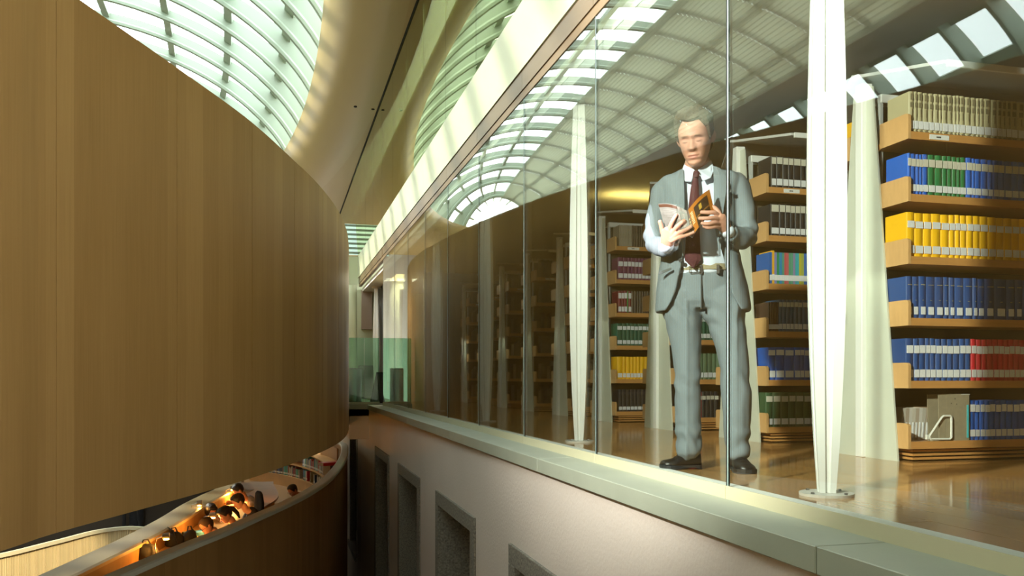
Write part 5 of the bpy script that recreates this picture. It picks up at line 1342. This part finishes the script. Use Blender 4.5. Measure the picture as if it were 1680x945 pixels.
# shelves along the inside of the far curve, three rows
FC = [p for p in LPC if 20.6 < p.y < 26.3]
FS = resample(offset(FC, -.12), at=[arclen(offset(FC, -.12))[-1] * k / 40 for k in range(41)])
shf = tag(empty('bookshelf'), 'long low wooden shelf following the far curve of the lower gallery', 'bookshelf')
def strip(P, d0, d1, z0, z1, name, m, parent):
    A, B = offset(P, d0), offset(P, d1)
    return MB().loft([[Vector((a.x, a.y, z0)), Vector((b.x, b.y, z0)), Vector((b.x, b.y, z1)), Vector((a.x, a.y, z1))] for a, b in zip(A, B)]).build(name, m, parent)
SZ = [-2.20, -1.85, -1.50]
strip(FS, .02, -.30, LFZ, SZ[0] - .03, 'base_cabinet', M_DESK, shf)
for z in SZ: strip(FS, .02, -.32, z - .03, z, 'shelf_board', M_DESK, shf)
strip(FS, .02, .0, SZ[0], -1.2, 'back_panel', mat('warm_wood', (.42, .24, .10), .5), shf)
rb7 = random.Random(5); LEN = arclen(offset(FS, -.1))[-1]; T_ = offset(FS, -.10)
pal = [(.5, .03, .04), (.03, .25, .10), (.55, .50, .38), (.6, .6, .55), (.04, .08, .2), (.02, .02, .025), (.35, .3, .2), (.05, .3, .3), (.28, .10, .04), (.45, .42, .38)]
pn = ['red', 'green', 'cream', 'white', 'navy', 'black', 'khaki', 'teal', 'brown', 'grey']; cnt = {}; GB = {}
for ri, z in enumerate(SZ):
    s_ = .15 + .3 * ri
    while s_ < LEN - .2 and sum(cnt.values()) < 84:
        wd = rb7.uniform(.05, .11); h = rb7.uniform(.20, .29); q = resample(T_, at=[s_, s_ + .05]); d = (q[1] - q[0]).normalized()
        ci = rb7.randrange(len(pal)); c = pal[ci]; cnt[(ri, ci)] = cnt.get((ri, ci), 0) + 1
        nrm = Vector((-d.y, d.x, 0)); p0_, p1_ = q[0], q[0] + d * wd * .94
        GB.setdefault(ci, MB()).loft([[p + Vector((0, 0, zz)) for p in (p0_, p1_, p1_ + nrm * .17, p0_ + nrm * .17)] for zz in (z, z + h)])
        GB.setdefault('l', MB()).loft([[p + Vector((0, 0, zz)) for p in (p0_.lerp(p1_, .15) + nrm * .1705, p0_.lerp(p1_, .85) + nrm * .1705, p0_.lerp(p1_, .85) + nrm * .1715, p0_.lerp(p1_, .15) + nrm * .1715)] for zz in (z + .03, z + .075)])
        s_ += wd + (rb7.uniform(.1, .3) if rb7.random() < .06 else 0)
V_, F_, MI, ms = [], [], [], []
for key, mb_ in GB.items():
    n0 = len(V_); V_ += mb_.v; F_ += [tuple(i + n0 for i in f) for f in mb_.f]; MI += [len(ms)] * len(mb_.f); ms.append(M_LAB if key == 'l' else mat('gallery_cover_' + pn[key], pal[key], .5))
o = mesh('book', V_, F_); [o.data.materials.append(m_) for m_ in ms]
for p, i in zip(o.data.polygons, MI): p.material_index = i
tag(o, 'small coloured books in three rows on the curved gallery shelf', 'books', kind='stuff')
rc = PZ(541, 763, -1.55); lyb = tag(empty('book', rc, .4), 'red book lying on a pile at the end of the curved shelf', 'book')
MB().box(-.22, .22, -.13, .13, 0, .07).build('cover', mat('red_cover', (.5, .02, .03), .4), lyb, bevel=.004)
MB().box(-.225, .215, -.12, .12, .01, .06).build('pages', M_PAGE, lyb)

# far slatted balcony lit by an added spot, lower left
SB = catmull([Vector((-9.0, 16.2, 0)), Vector((-6.6, 16.0, 0)), Vector((-5.0, 17.0, 0)), Vector((-4.2, 18.3, 0)), Vector((-3.6, 19.4, 0)), Vector((-2.9, 19.6, 0)), Vector((-2.2, 18.6, 0)), Vector((-1.8, 16.5, 0))], 12)
sb = tag(empty('balcony_front'), 'far curved balcony front of fine vertical slats, brightly lit, lower left', 'balcony')
M_SL = mat('slat_ash', (.60, .48, .27), .5, perobj=.1)
SS = arclen(SB); n_ = 0
p_s = MB().box(-.011, .011, -.02, .02, 0, 1.25).build('slat', M_SL, sb)
pp_ = resample(SB, at=[.02 + k * .034 for k in range(295)])
for i, p in enumerate(pp_[:-1]):
    if p.length == 0: continue
    d = (pp_[i + 1] - p)
    if d.length < 1e-5: break
    o = p_s if i == 0 else inst('slat', p_s, sb); o.location = (p.x, p.y, -3.98); o.rotation_euler = (0, 0, math.atan2(d.y, d.x))
strip(SB, .05, -.02, -2.73, -2.66, 'cap_rail', mat('pale_cap', (.55, .50, .35), .5), sb)
strip(SB, -.04, -.06, -4.0, -2.75, 'backing', mat('warm_wood', (.42, .24, .10), .5), sb)
lamp('added_sun_patch_spot', 'SPOT', (-1.2, 11.5, 4.6), (-4.4, 18.0, -3.3), 9000, (1.0, .82, .50), spot_size=math.radians(20), spot_blend=.5, shadow_soft_size=.05)  # added spot standing in for sunlight on the slats
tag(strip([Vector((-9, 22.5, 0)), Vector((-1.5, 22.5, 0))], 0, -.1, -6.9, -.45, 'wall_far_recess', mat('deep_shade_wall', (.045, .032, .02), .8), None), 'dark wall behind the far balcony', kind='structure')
c = W(217, 858, z=-2.45)
reader(217, 857, 20.5, 250, M_BLKC, 'short', M_DHAIR, 'tiny distant reader in black above the slatted balcony')
rp = bpy.data.objects['person']
# a pale return of the next gallery, glimpsed between the two fronts
q = [PZ(262, 830, -2.0), PZ(291, 824, -2.0), PZ(288, 826, -2.0), PZ(268, 839, -2.0)]
